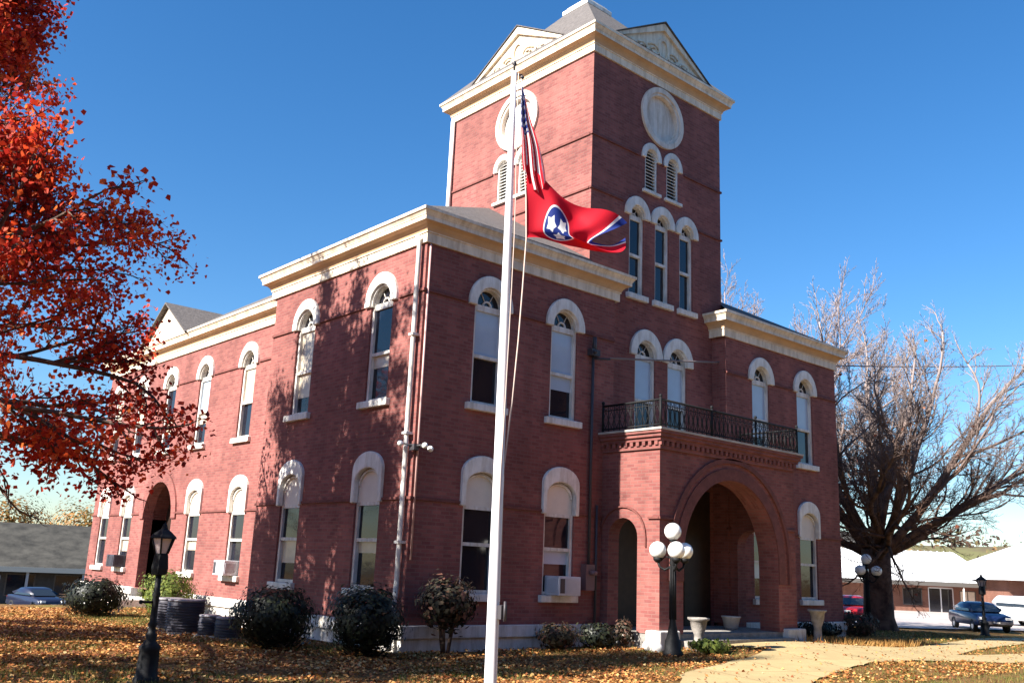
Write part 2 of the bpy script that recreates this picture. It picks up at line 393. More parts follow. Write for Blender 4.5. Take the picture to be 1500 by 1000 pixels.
# brick string courses
P = .04
def course_box(*a):
    m_ = MB(); m_.box(*a); part(m_, 'string_course', BRICK_TRIM)
def course(z, gaps_front_l, gaps_front_r, gaps_pav, gaps_rec, h=.055):
    def runs(a, b, gaps):
        x = a
        for g0, g1 in sorted(gaps):
            if g0 > x: yield x, g0
            x = max(x, g1)
        if x < b: yield x, b
    for a, b in runs(-P, 5.70, gaps_front_l): course_box(a, -P, z, b, .05, z+h)
    for a, b in runs(10.2, 15.85+P, gaps_front_r): course_box(a, -P, z, b, .05, z+h)
    for a, b in runs(.06, 6.46, gaps_pav): course_box(-P, a, z, .05, b, z+h)
    for a, b in runs(6.46, 22, gaps_rec): course_box(1.2-P, a, z, 1.25, b, z+h)
gp = lambda cs, w: [(c-w, c+w) for c in cs]
course(2.345, gp(UPX[:2], .57), gp(UPX[2:], .57), gp(UPY, .57), gp(RLO, .57)+[(14.5, 17.0)])
course(6.545, gp(UPX[:2], .65), gp(UPX[2:], .65), gp(UPY, .65), gp(RUP, .65))
for a, b in ((5.25-P, 7.08), (7.96, 8.06), (8.96, 10.65+P)): course_box(a, .46-P, 12.03, b, .5, 12.085)
for a, b in ((.52, 2.6), (3.45, 3.52), (4.38, 6.44)): course_box(5.25-P, a, 12.03, 5.3, b, 12.085)
for a, b in ((.52, 6.44),): course_box(5.25-P, a, 10.55, 5.3, b, 10.60)
course_box(5.25-P, .46-P, 10.55, 6.45, .5, 10.60); course_box(9.62, .46-P, 10.55, 10.65+P, .5, 10.60)

# cornices: a profile swept round the eaves
PROF = [(.0, -.04), (.05, -.04), (.05, .16), (.075, .165), (.075, .19), (.10, .25), (.15, .31), (.24, .35), (.26, .35), (.26, .44), (.275, .445), (.275, .46), (.32, .53), (.34, .535), (.34, .60), (.0, .62)]
TAN = mat('tan_paint', (.56, .36, .20), .55, var=.15, vscale=2)
def sweep(mb, path, z, prof=PROF, closed=False, cap=True):
    n = len(path); V = []; k = len(prof)
    for i in range(n):
        p = Vector(path[i])
        d0 = (p-Vector(path[i-1])).normalized() if (i > 0 or closed) else None
        d1 = (Vector(path[(i+1) % n])-p).normalized() if (i < n-1 or closed) else None
        ns = [Vector((d.y, -d.x)) for d in (d0, d1) if d is not None]   # outward: right of travel
        if len(ns) == 2:
            b = (ns[0]+ns[1]).normalized(); b = b/max(.2, b.dot(ns[0]))
        else: b = ns[0]
        for o, h in prof: V.append((p.x+b.x*o, p.y+b.y*o, z+h))
    F = []; MI = []
    for i in range(n if closed else n-1):
        for j in range(k-1):
            a = i*k+j; c = ((i+1) % n)*k+j; F.append((a, a+1, c+1, c)); MI.append(1 if 4 <= j <= 7 else 0)
    if not closed and cap: F += [tuple(range(k-1, -1, -1)), tuple((n-1)*k+j for j in range(k))]; MI += [0, 0]
    q0 = len(mb.f); mb.add(V, F); mb.mi[q0:] = MI
cn = MB()
sweep(cn, [(1.2, 6.62), (0, 6.62), (0, 0), (5.78, 0), (5.78, .46)][0:5], H)
sweep(cn, [(10.12, .46), (10.12, 0), (15.85, 0), (15.85, 22), (1.2, 22), (1.2, 6.75)], H-.02)
part(cn, 'cornice', [CREAM, TAN])
tc_ = MB(); sweep(tc_, [(5.25, 6.44), (5.25, .46), (10.65, .46), (10.65, 6.44)], T-.03, closed=True)
part(tc_, 'tower_cornice', [CREAM, TAN])

# roofs
rf = MB(); e = .30; z0 = H+.60; zt = 11.1
def tri(mb, *p): mb.add(p, [tuple(range(len(p)))])
A, B, Cc, D_ = (-e, -e), (5.9, -e), (-e, 6.9), (5.25, 6.9)
rf.add([(-e, -e, z0), (6.08, -e, z0), (6.08, .46, z0+.02), (5.26, .46, z0+.44), (5.26, 4.54, zt), (-e, 6.92, z0), (5.26, 6.92, zt), (6.08, .6, z0+.02)],
       [(0, 1, 2, 3, 4), (0, 4, 6, 5)])
rf.add([(.9, 6.9, z0-.02), (.9, 22.3, z0-.02), (16.15, 22.3, z0-.02), (16.15, -e, z0-.02), (5.26, 6.9, zt), (7.95, 11.5, 11.6), (7.95, 15.5, 11.6), (10.64, 5, zt), (9.82, -e, z0-.02), (10.64, .46, z0+.44)],
       [(0, 4, 5, 6, 1), (1, 6, 2), (2, 6, 5, 7, 3), (3, 7, 9, 8), (4, 7, 5)])
part(rf, 'roof', SHINGLE)
# side gable over the recessed bay
gb = MB(); gb.prism([(-18.2, z0-.02), (-14.55, z0-.02), (-16.4, 9.42)], LF(.95), 0, .12)
gable = part(gb, 'side_gable', CREAM)
gr = MB(); gr.add([(.78, 14.35, z0-.05), (.78, 16.4, 9.52), (7.5, 16.4, 9.52), (3.2, 14.35, z0-.05), (.78, 18.4, z0-.05), (3.2, 18.4, z0-.05)], [(0, 1, 2, 3), (1, 4, 5, 2)])
gr.add([(.78, 14.35, z0-.11), (.78, 16.4, 9.46), (7.5, 16.4, 9.46), (3.2, 14.35, z0-.11), (.78, 18.4, z0-.11), (3.2, 18.4, z0-.11)], [(0, 3, 2, 1), (1, 2, 5, 4)])
gr.add([(.78, 14.35, z0-.05), (.78, 16.4, 9.52), (.78, 18.4, z0-.05), (.78, 14.35, z0-.11), (.78, 16.4, 9.46), (.78, 18.4, z0-.11)], [(0, 3, 4, 1), (1, 4, 5, 2)])
part(gr, 'gable_roof', SHINGLE)

# tower roof: pyramid with a flat cap and four pedimented gables
tr = MB(); zz = T+.57; q = .34
tr.add([(5.25-q, .46-q, zz), (10.65+q, .46-q, zz), (10.65+q, 6.44+q, zz), (5.25-q, 6.44+q, zz),
        (7.48, 2.98, 18.05), (8.42, 2.98, 18.05), (8.42, 3.92, 18.05), (7.48, 3.92, 18.05)],
       [(0, 1, 5, 4), (1, 2, 6, 5), (2, 3, 7, 6), (3, 0, 4, 7)])
troof = part(tr, 'tower_roof', SHINGLE)
cp = MB(); cp.box(7.40, 2.90, 17.98, 8.50, 4.0, 18.13); cp.box(7.5, 3.0, 18.13, 8.4, 3.9, 18.25)
part(cp, 'roof_cap', WHITE, bevel=.02)
GZ, GA = 15.0, 16.36
def gable_at(to, c, hw=2.42):
    g = MB()
    g.prism([(c-hw+.12, GZ), (c+hw-.12, GZ), (c, GA-.08)], to, .02, .2)                         # tympanum
    inner = [(c-hw+.34, GZ+.10), (c, GA-.22), (c+hw-.34, GZ+.10)]
    outer = [(c-hw, GZ), (c, GA), (c+hw, GZ)]
    g.band(inner, outer, to, -.06, .1)
    g.prism([(c-hw+.4, GZ-.01), (c+hw-.4, GZ-.01), (c+hw-.4, GZ+.09), (c-hw+.4, GZ+.09)], to, -.03, .1)
    gbl = part(g, 'gable', CREAM)
    o = MB()                                                                                     # carved ornament in the tympanum
    for s_ in (-1, 1):
        for (r0, cx, cz) in ((.27, .40, .33), (.20, .88, .24), (.13, 1.28, .19)):
            pts = []
            for i in range(15):
                a = i/14*PI*2.6; rr = r0*(1-i/20)
                pts.append(to(c+s_*(cx+rr*math.cos(a+.4)), GZ+cz+.07+rr*.7*math.sin(a+.4), .0))
            o.tube(pts, .035, 5)
    o.band([(c+.16*math.cos(2*PI*i/20), GZ+.55+.26*math.sin(2*PI*i/20)) for i in range(20)], [(c+.24*math.cos(2*PI*i/20), GZ+.55+.36*math.sin(2*PI*i/20)) for i in range(20)], to, -.03, .05, True)
    x = o.build('ornament', CREAM, gbl)
    k = MB()                                                                                     # its little roof
    def P3(u, v, d): return to(u, v, d)
    for t in (0, .03):
        k.add([P3(c-hw-.05, GZ-.03+t, -.10), P3(c, GA+.03+t, -.10), P3(c, GA+.03+t, 2.4), P3(c-hw-.05, GZ-.03+t, .5), P3(c+hw+.05, GZ-.03+t, -.10), P3(c+hw+.05, GZ-.03+t, .5)], [(0, 1, 2, 3), (1, 4, 5, 2)])
    k.add([P3(c-hw-.05, GZ-.03, -.10), P3(c, GA+.03, -.10), P3(c, GA+.06, -.10), P3(c-hw-.05, GZ+.0, -.10), P3(c+hw+.05, GZ-.03, -.10), P3(c+hw+.05, GZ+.0, -.10)], [(0, 1, 2, 3), (1, 4, 5, 2)])
    k.build('gable_roof', SHINGLE, gbl)
gable_at(FR(.40), 7.98); gable_at(LF(5.19), -3.46); gable_at(RT(10.71), 3.46); gable_at(BK(6.50), -7.95)

# ---- windows (each a part, its pieces sub-parts)
TO = lambda u, v, d: (u, d, v)
def ring_arch(mb, ri, ro, zc, zb, d0, d1, n=20, rzi=None, rzo=None):
    mb.band([(-ri, zb)]+arc(0, zc, ri, rzi or ri, PI, 0, n)+[(ri, zb)], [(-ro, zb)]+arc(0, zc, ro, rzo or ro, PI, 0, n)+[(ro, zb)], TO, d0, d1)
def make_upper(hole, half, sill, zsp, ro, rail, roz, name='window', dark=False, blindbot=None, sillw=.56):
    fr = MB(); a = half; b = half-.075
    fr.box(-a, .05, sill, -b, .16, zsp+.02); fr.box(b, .05, sill, a, .16, zsp+.02)
    fr.box(-b, .07, zsp-.10, b, .15, zsp+.03); fr.box(-b, .06, rail-.035, b, .14, rail+.035); fr.box(-b, .08, sill, b, .16, sill+.07)
    fr.band(arc(0, zsp+.03, b, b, PI, 0, 16), arc(0, zsp+.03, a, a, PI, 0, 16), TO, .05, .16)
    fr.band(arc(0, zsp+.03, b*.28, b*.28, PI, 0, 8), arc(0, zsp+.03, b*.38, b*.38, PI, 0, 8), TO, .10, .15)
    for an in (PI*.33, PI*.67):
        c_, s_ = math.cos(an), math.sin(an); fr.tube([(b*.35*c_, .125, zsp+.03+b*.35*s_), (b*.99*c_, .125, zsp+.03+b*.99*s_)], .012, 4)
    win = part(fr, name, WHITE)
    x = MB(); x.box(-b, .115, rail+.035, b, .13, zsp-.10); x.build('upper_pane', GLASS if dark else BLIND, win)
    x = MB(); x.box(-b, .14, sill+.07, b, .155, rail-.035); x.build('lower_pane', GLASS, win)
    x = MB(); x.prism(arc(0, zsp+.03, b, b, 0, PI, 16), TO, .14, .155); x.build('fanlight', GLASS, win)
    x = MB(); ring_arch(x, half-.02, ro, zsp+.02, zsp-.03, -.075, .05, rzo=roz); ring_arch(x, half-.06, half-.02, zsp+.02, zsp-.03, -.02, .05)
    x.build('arch_surround', WHITE, win, bevel=.02)
    x = MB(); x.box(-sillw, -.10, sill-.15, sillw, .18, sill); x.build('sill', WHITE, win, bevel=.015)
    return win
def make_lower(name='window'):
    fr = MB(); a, b = .46, .385; zt_ = 2.33
    fr.box(-a, .05, .6, -b, .16, zt_); fr.box(b, .05, .6, a, .16, zt_)
    fr.box(-b, .06, 1.53, b, .14, 1.60); fr.box(-b, .07, .6, b, .15, .67); fr.box(-b, .06, zt_-.07, b, .15, zt_)
    win = part(fr, name, WHITE)
    x = MB(); x.prism(arch_outline(a, zt_, 2.72, .30, 14), TO, .07, .14); x.build('board_panel', BOARD, win)
    x = MB(); x.box(-b, .11, 1.60, b, .125, zt_-.07); x.build('upper_pane', GLASS, win)
    x = MB(); x.box(-b, .14, .67, b, .155, 1.53); x.build('lower_pane', GLASS, win)
    inn = [(-.445, 2.31)]+arc(0, 2.72, .445, .30, PI, 0, 14)+[(.445, 2.31)]
    out = [(-.555, 2.31)]+arc(0, 2.98, .555, .38, PI, 0, 14)+[(.555, 2.31)]
    x = MB(); x.band(inn, out, TO, -.07, .06)
    x.band([(u*.86, v-.075) for u, v in arc(0, 2.72, .445, .30, PI, 0, 14)], [(u*.94, v-.03) for u, v in arc(0, 2.72, .445, .30, PI, 0, 14)], TO, .02, .09)
    x.build('arch_surround', WHITE, win, bevel=.02)
    x = MB(); x.box(-.56, -.10, .45, .56, .18, .6); x.build('sill', WHITE, win, bevel=.015)
    return win
def place(w_, x, y, rz=0):
    w_.location = (x, y, .5); w_.rotation_euler.z = rz; return w_
def repeat(make, spots, vary={}, blind=None):
    w0 = make
    for i, (x, y, rz) in enumerate(spots):
        w_ = w0 if i == 0 else copy_tree(w0)
        place(w_, x, y, rz)
        if rz and i % 4 in vary:
            for c_ in w_.children:
                if c_.name.startswith('upper_pane'):
                    c_.material_slots[0].link = 'OBJECT'; c_.material_slots[0].material = vary[i % 4]
        if blind and i % 3 != 0:
            zr, hb_, hw_ = blind; hh = hb_*(.35 if i % 3 == 1 else .62)*(1 if i % 2 else .8)
            x_ = MB(); x_.box(-hw_, .125, zr-hh, hw_, .138, zr); x_.build('roller_blind', CURTAIN if rz else BLIND, w_)
Lz = -PI/2
repeat(make_upper(up_hole, .42, 4.43, 6.56, .61, 5.46, .665), [(c, 0, 0) for c in UPX]+[(0, c, Lz) for c in UPY]+[(1.2, c, Lz) for c in RUP], {1: CURTAIN, 2: CURTAIN, 0: GLASS}, (5.425, .92, .345))
repeat(make_lower(), [(c, 0, 0) for c in UPX]+[(0, c, Lz) for c in UPY]+[(1.2, c, Lz) for c in RLO], {}, (1.53, .8, .385))
repeat(make_upper(up_hole_t, .40, 4.32, 6.56, .62, 5.40, .68), [(c, .46, 0) for c in PAIR])
repeat(make_upper(triple_hole, .29, 8.12, 10.28, .49, 9.2, .52, dark=True, sillw=.40), [(c, .46, 0) for c in TRI])
def make_louver():
    fr = MB(); a = .25
    fr.box(-a, .02, 11.14, -a+.05, .14, 12.14); fr.box(a-.05, .02, 11.14, a, .14, 12.14); fr.band(arc(0, 12.14, a-.05, a-.05, PI, 0, 12), arc(0, 12.14, a, a, PI, 0, 12), TO, .02, .14)
    lv = part(fr, 'louvre_window', WHITE)
    x = MB(); z = 11.2
    while z < 12.34:
        hw = a-.05 if z < 12.14 else math.sqrt(max(0, (a-.05)**2-(z-12.14)**2))
        if hw > .03: x.add([(-hw, .03, z), (hw, .03, z), (hw, .11, z+.07), (-hw, .11, z+.07), (-hw, .04, z-.01), (hw, .04, z-.01), (hw, .12, z+.06), (-hw, .12, z+.06)], [(0, 1, 2, 3), (4, 7, 6, 5), (0, 4, 5, 1), (3, 2, 6, 7)])
        z += .095
    x.build('slats', WHITE, lv)
    x = MB(); x.prism(arch_outline(a, 11.14, 12.14, a), TO, .17, .19); x.build('backing', DARKMETAL, lv)
    x = MB(); ring_arch(x, a-.01, .395, 12.12, 12.06, -.06, .05, rzo=.42); x.build('arch_surround', WHITE, lv, bevel=.015)
    x = MB(); x.box(-.36, -.08, 11.05, .36, .15, 11.14); x.build('sill', WHITE, lv, bevel=.01)
    return lv
repeat(make_louver(), [(c, .46, 0) for c in LOV]+[(5.25, c, Lz) for c in (3.94, 3.04)])
def roundel(x, y, z, rz):
    m = MB(); cz = z
    C_ = lambda r: [(r*math.cos(2*PI*i/40), cz+r*math.sin(2*PI*i/40)) for i in range(40)]
    m.band(C_(.74), C_(.885), TO, -.07, .05, True); m.band(C_(.66), C_(.74), TO, -.03, .12, True)
    o = part(m, 'clock_roundel', ROUNDEL); place(o, x, y, rz)
    d = MB(); d.prism(C_(.69), TO, .10, .14); d.build('dial_board', ROUNDEL, o)
roundel(8.0, .46, 13.45, 0); roundel(5.25, 3.42, 13.42, Lz)

# recessed side entrance and main doors
dr = MB(); dr.prism([(u-15.75, v) for u, v in arch_outline(1.16, -.28, 2.2, 1.16, 20)], LF(1.2), .75, .8)
for u in (-16.3, -15.2): dr.prism(rect(u-.42, u+.42, -.1, 1.9), LF(1.2), .70, .75)
o = part(dr, 'side_door', DARKWOOD)
dr = MB(); dr.band(shift(arch_outline(1.17, -.28, 2.2, 1.17, 20), -15.75), shift(arch_outline(1.17, -.28, 2.2, 1.17, 20), -15.75), LF(1.2), .3, .75); part(dr, 'side_door_jamb', BRICK)
dr = MB(); ol = arch_outline(1.18, 2.2, 2.2, 1.18, 20); ou = arch_outline(1.52, 2.2, 2.2, 1.52, 20)
dr.band(shift(ol, -15.75), shift(ou, -15.75), LF(1.2), -.05, .05); part(dr, 'door_arch', BRICK)
dr = MB(); dr.prism(shift(arch_outline(.88, -.05, 2.1, .88), 8.0), FR(.46), .2, .25)
for u0, u1 in ((6.0, 7.08), (8.92, 10.0)): dr.prism(rect(u0, u1, -.1, 3.3), FR(.46), -.04, .02)  # dark panels over the brick put the porch's shade into colour
dr.prism(rect(7.08, 8.92, 3.0, 3.3), FR(.46), -.04, .02)
for u in (7.57, 8.43): dr.prism(rect(u-.36, u+.36, .1, .8), FR(.46), .16, .2)
mdoor = part(dr, 'door_and_shade_panels', DARKWOOD)
for u in (7.57, 8.43):
    x = MB(); x.prism(rect(u-.32, u+.32, .95, 1.95), FR(.46), .17, .19); g_ = x.build('door_pane', GLASS, mdoor)
x = MB(); x.prism(shift(arch_outline(.72, 2.15, 2.2, .66), 8.0), FR(.46), .17, .19); x.build('fanlight', GLASS, mdoor)

# ---- entrance porch
po = MB(); XL, XR, YF = 5.38, 10.65, -1.71; CX = 8.03; TH = .55
big = arch_outline(1.84, -.1, 1.50, 1.84, 32); sidea = arch_outline(.43, -.1, 1.9, .43, 14)
big = shift(big, CX); side = shift(sidea, .65)
floor_holes = lambda h: [h[0]]+h[1:]
def cutpanel(ol_pts, hole, to, d, rev):    # panel whose opening reaches the floor: outline runs round the hole
    (a, b, c, d_) = ol_pts      # left, right, bottom, top
    out = [(a, c), (hole[0][0], c)]+hole[1:-1]+[(hole[-1][0], c), (b, c), (b, d_), (a, d_)]
    po.panel(out, [], to, d, reveal=0)
    if rev:
        hh = [(hole[0][0], c)]+hole[1:-1]+[(hole[-1][0], c)]
        n = len(hh); po.add([to(*p, d) for p in hh]+[to(*p, d+rev) for p in hh], [(i, i+1, i+1+n, i+n) for i in range(n-1)])
cutpanel((XL, XR, -.1, 3.9), big, FR(YF), 0, TH); cutpanel((XL+.35, XR-.35, -.1, 3.9), big, FR(YF), TH, 0)
sl_ = [(-u, v) for u, v in side][::-1]
sl_ = [(-.65+u, v) for u, v in sidea]   # LF: u = -y ; side arch centred at y = -.65
cutL = [(.65+u, v) for u, v in sidea]
cutpanel((-.46, 1.71, -.1, 3.9), cutL, LF(XL), 0, .35); cutpanel((-.46, 1.71-TH, -.1, 3.9), cutL, LF(XL), .35, 0)
cutR = [(-.65+u, v) for u, v in sidea]
cutpanel((-1.71, .46, -.1, 3.9), cutR, RT(XR), 0, .35); cutpanel((-1.71+TH, .46, -.1, 3.9), cutR, RT(XR), .35, 0)
porch = part(po, 'porch', BRICK)
pa = MB()
o1 = lambda r, e_=0: [(CX-r, 1.0)]+arc(CX, 1.50, r, r, PI, 0, 32)+[(CX+r, 1.0)]
pa.band(o1(1.85), o1(2.12), FR(YF), -.03, .02); pa.band(o1(2.25), o1(2.36), FR(YF), -.05, .02)
hl = lambda r: [(.65-r, 1.7)]+arc(.65, 1.9, r, r, PI, 0, 14)+[(.65+r, 1.7)]
pa.band(hl(.66), hl(.70), LF(XL), -.04, .02)
for a, b in ((XL-.03, CX-2.1), (CX+2.1, XR+.03)): pa.box(a, YF-.04, 2.3, b, YF+.02, 2.35)
pa.box(XL-.04, YF, 2.3, XL+.02, -1.4, 2.35)
pa.build('arch_moulding', BRICK_TRIM, porch).location.z = 0
pc = MB()
def porch_ring(p, z0, z1): pc.box(XL-p, YF-p, z0, XR+p, .4 if p < .01 else -.02, z1)
porch_ring(.05, 3.82, 3.90); porch_ring(.09, 4.0, 4.08); porch_ring(.14, 4.08, 4.16); porch_ring(.18, 4.16, 4.225)
x = XL-.05
while x < XR+.05: pc.box(x, YF-.085, 3.90, x+.09, YF+.05, 4.0); x += .18
y = YF
while y < -.05: pc.box(XL-.085, y, 3.90, XL+.05, y+.09, 4.0); pc.box(XR-.05, y, 3.90, XR+.085, y+.09, 4.0); y += .18
pc.box(XL, YF, 3.9, XR, -.02, 4.0)
pc.build('porch_cornice', BRICK, porch)
pd = MB(); pd.box(XL-.20, YF-.20, 4.225, XR+.20, -.02, 4.27); pd.box(5.71, -.02, 4.2, 10.19, .46, 4.27); pd.build('balcony_deck', CONC, porch)
pl_ = MB(); pl_.box(XL+.35, YF+TH, 3.6, XR-.35, .46, 3.7); pl_.build('ceiling', DARKWOOD, porch)  # dark wood tone stands in for the shade inside the porch
pf = MB(); pf.box(XL+.02, YF+.02, -.75, XR-.02, .46, -.1); pf.box(XL+.6, YF-.3, -.75, XR-.6, YF+.02, -.22); pf.build('porch_floor', URNM, porch)
for x0_, x1_ in ((XL-.16, XL+.52), (XR-.62, XR+.14)):
    b = MB(); b.box(x0_, YF-.16, -.7, x1_, YF+.25, -.02); b.build('base_block', STONE, porch, bevel=.03)
b = MB(); b.box(XL-.10, -.22, -.7, XL+.3, .0, .02); b.build('base_block', STONE, porch, bevel=.03)
for x_ in (CX-1.84,):
    b = MB(); b.box(x_, YF+.1, 1.95, x_+.12, YF+.45, 2.3); b.build('impost_block', CONC, porch, bevel=.02)

# cast-iron balcony railing
rl = MB(); zb, zt2 = 4.30, 4.90
def rail_run(a, b):
    a, b = Vector(a), Vector(b); L_ = (b-a).length; d = (b-a)/L_
    P_ = lambda s, z: (a.x+d.x*s, a.y+d.y*s, z)
    rl.tube([P_(0, zt2), P_(L_, zt2)], .026, 6); rl.tube([P_(0, zt2-.12), P_(L_, zt2-.12)], .012, 5); rl.tube([P_(0, zb+.05), P_(L_, zb+.05)], .018, 5)
    n = max(2, int(L_/.16)); st_ = L_/n
    for i in range(n+1):
        s = i*st_; rl.tube([P_(s, zb), P_(s, zt2)], .012, 5)
        if i < n:
            m = s+st_/2; h = st_/2-.015
            rl.tube([P_(m-h*.9*math.sin(PI*t/8), zb+.07+(zt2-.21-zb)*t/8) for t in range(9)], .009, 4)
            rl.tube([P_(m+h*.9*math.sin(PI*t/8), zb+.07+(zt2-.21-zb)*t/8) for t in range(9)], .009, 4)
            rl.tube([P_(m+.04*math.cos(2*PI*t/10), zt2-.06+.04*math.sin(2*PI*t/10)) for t in range(11)], .008, 4)
rail_run((XL-.08, -.06), (XL-.08, YF-.08)); rail_run((XL-.08, YF-.08), (XR+.08, YF-.08)); rail_run((XR+.08, YF-.08), (XR+.08, -.06))
for px_ in [(XL-.08, -.06), (XL-.08, YF-.08), (XR+.08, YF-.08), (XR+.08, -.06), (CX-.88, YF-.08), (CX+.88, YF-.08)]:
    rl.tube([(*px_, 4.27), (*px_, 4.95)], .03, 6); rl.sphere((*px_, 4.98), .04, 8, 6)
part(rl, 'balcony_railing', IRON)

# downspouts, conduit, meter, floodlights
dp = MB()
dp.tube([(-.16, .14, 7.72), (-.10, .14, 7.5), (-.10, .14, .75), (-.16, .14, -.2), (-.2, .1, -.45)], .05, 8)
for z in (1.5, 3.6, 5.6): dp.box(-.17, .06, z, .01, .22, z+.05)
part(dp, 'downspout', WHITE)
dp = MB(); dp.tube([(5.17, 6.36, 14.4), (5.17, 6.36, 8.6)], .07, 8); part(dp, 'downspout', WHITE)
dp = MB(); dp.tube([(.07, -.03, 7.55), (.07, -.03, 1.2)], .022, 6); part(dp, 'conduit', mat('pink_pipe', (.55, .33, .30), .5))
dp = MB(); dp.tube([(4.92, -.06, 6.1), (4.92, -.06, 1.25)], .035, 6); dp.tube([(5.15, -.06, 2.6), (5.15, -.06, -.4)], .03, 6); dp.tube([(5.4, .40, 7.5), (5.4, .40, 4.4)], .04, 6)
cd = part(dp, 'conduit', DARKMETAL)
x = MB(); x.box(4.78, -.16, 6.05, 5.06, .0, 6.2); x.tube([(4.92, -.1, 6.15), (4.92, -.1, 6.5)], .05, 8); x.sphere((4.86, -.2, 6.12), .05, 8, 6); x.tube([(4.95, -.06, 6.0), (5.25, -.3, 6.0)], .03, 6); x.build('insulator', DARKMETAL, cd)
x = MB(); x.box(4.74, -.16, .72, 5.02, 0, 1.28); x.lathe([(.09, 0), (.1, .05), (.085, .1)], (4.93, -.2, 1.05), 12)
x.build('electric_meter', mat('meter_brown', (.16, .09, .09), .5), cd)
fl = MB(); fl.box(-.10, -.14, 3.28, .02, .02, 3.40); fl.tube([(-.06, -.08, 3.36), (-.22, .05, 3.40)], .02, 6); fl.tube([(-.04, -.1, 3.36), (.02, -.28, 3.38)], .02, 6); fl.tube([(-.02, -.1, 3.36), (.16, -.24, 3.34)], .02, 6)
flo = part(fl, 'floodlight', DARKMETAL)
for p in ((-.27, .09, 3.40), (.02, -.33, 3.36), (.2, -.27, 3.32)):
    x = MB(); x.sphere(p, .06, 12, 8); x.build('bulb', GLOBE, flo)

# ------------------------------------------------------------------ things round the building
def window_unit(x, y, z, rz, label, m, w_=.66):
    e_ = empty('air_conditioner', (x, y, z), label, 'air conditioner', 'air conditioners set in the lower windows', rz)
    b = MB(); b.box(-w_/2, -.34, 0, w_/2, .12, .40); b.build('case', m, e_, bevel=.015)
    b = MB()
    for k in range(9): b.box(-w_/2+.20, -.355, .05+k*.035, w_/2-.04, -.338, .068+k*.035)
    for k in range(10): b.box(w_/2-.002, -.30+k*.033, .06, w_/2+.012, -.285+k*.033, .34)
    for k in range(10): b.box(-w_/2-.012, -.30+k*.033, .06, -w_/2+.002, -.285+k*.033, .34)
    b.build('grille', m, e_)
    b = MB(); b.box(-w_/2+.04, -.35, .05, -w_/2+.17, -.338, .35); b.build('control_panel', DARKMETAL, e_)
    return e_
window_unit(4.05, -.02, .605, 0, 'white boxy air conditioner on the window sill left of the porch', ACLIGHT)
window_unit(1.16, 9.98, .605, Lz, 'pale air conditioner in the sunlit lower side window above the ground condensers', ACLIGHT)
window_unit(1.16, 18.5, .605, Lz, 'dark air conditioner in the lower side window left of the black arched door', ACGREY)

def condenser(x, y, r, h, label, grp='dark ground condensers by the side wall'):
    z = gz(x, y)
    e_ = empty('condenser', (x, y, z), label, 'condenser unit', grp)
    b = MB(); b.box(-r*1.1, -r*1.1, -.05, r*1.1, r*1.1, .05); b.build('pad', CONC, e_)
    b = MB(); b.lathe([(r*.97, .05), (r, .08), (r, h-.06), (r*.96, h-.02), (r*.3, h)], n=24); b.build('case', ACGREY, e_)
    b = MB()
    k = .12
    while k < h-.08: b.lathe([(r+.003, k), (r+.02, k+.012), (r+.003, k+.024)], n=24, smooth=False); k += .055
    b.build('louvres', ACGREY, e_)
    b = MB(); b.lathe([(r*1.0, h-.02), (r*1.02, h+.015), (r*.8, h+.025)], n=24); b.build('lid', mat('unit_lid', (.30, .28, .30), .5), e_)
condenser(-2.05, 5.95, .31, .66, 'dark round condenser unit farthest left, partly hidden behind a larger one')
condenser(-2.1, 4.95, .38, .68, 'largest dark round condenser unit standing on the lawn beside the side wall')
condenser(-1.95, 4.05, .22, .42, 'low dark condenser unit standing right beside the largest condenser')
condenser(-1.85, 3.4, .25, .42, 'low dark condenser unit nearest the big round shrub')

# ---- lamps
def globe_lamp(x, y, rz, label):
    z = gz(x, y); e_ = empty('street_lamp', (x, y, z), label, 'street lamp', 'globe lamps beside the paths', rz)
    b = MB(); b.lathe([(.21, -.05), (.21, .08), (.17, .12), (.155, .30), (.13, .34), (.10, .46), (.085, .55), (.07, .62), (.06, .7), (.055, 1.75), (.075, 1.8), (.06, 1.86), (.09, 1.95), (.05, 2.0), (.04, 2.2), (.07, 2.24), (.07, 2.28)], n=16)
    for k in range(10):
        a = 2*PI*k/10; b.tube([(.066*math.cos(a), .066*math.sin(a), .7), (.058*math.cos(a), .058*math.sin(a), 1.75)], .012, 4)
    b.build('post', IRON, e_)
    for k in range(3):
        a = 2*PI*k/3+.5; c_, s_ = math.cos(a), math.sin(a)
        b = MB(); b.tube([(.05*c_, .05*s_, 1.72), (.17*c_, .17*s_, 1.66), (.28*c_, .28*s_, 1.72), (.32*c_, .32*s_, 1.84)], [.03, .026, .024, .03], 6)
        b.tube([(.06*c_, .06*s_, 1.9), (.16*c_, .16*s_, 1.93), (.25*c_, .25*s_, 1.84)], .015, 5)
        b.lathe([(.04, 1.80), (.09, 1.85), (.10, 1.90)], (.32*c_, .32*s_, 0), 12); ar = b.build('arm', IRON, e_)
        g_ = MB(); g_.sphere((.32*c_, .32*s_, 2.05), .175, 20, 12); g_.build('globe', GLOBE, ar)
    g_ = MB(); g_.sphere((0, 0, 2.43), .175, 20, 12); g_.build('globe', GLOBE, e_)
globe_lamp(4.78, -2.56, -.65, 'black lamp post with white globes in front of the porch corner')
globe_lamp(20.1, 1.5, .35, 'black lamp post with white globes in front of the bare tree trunk')

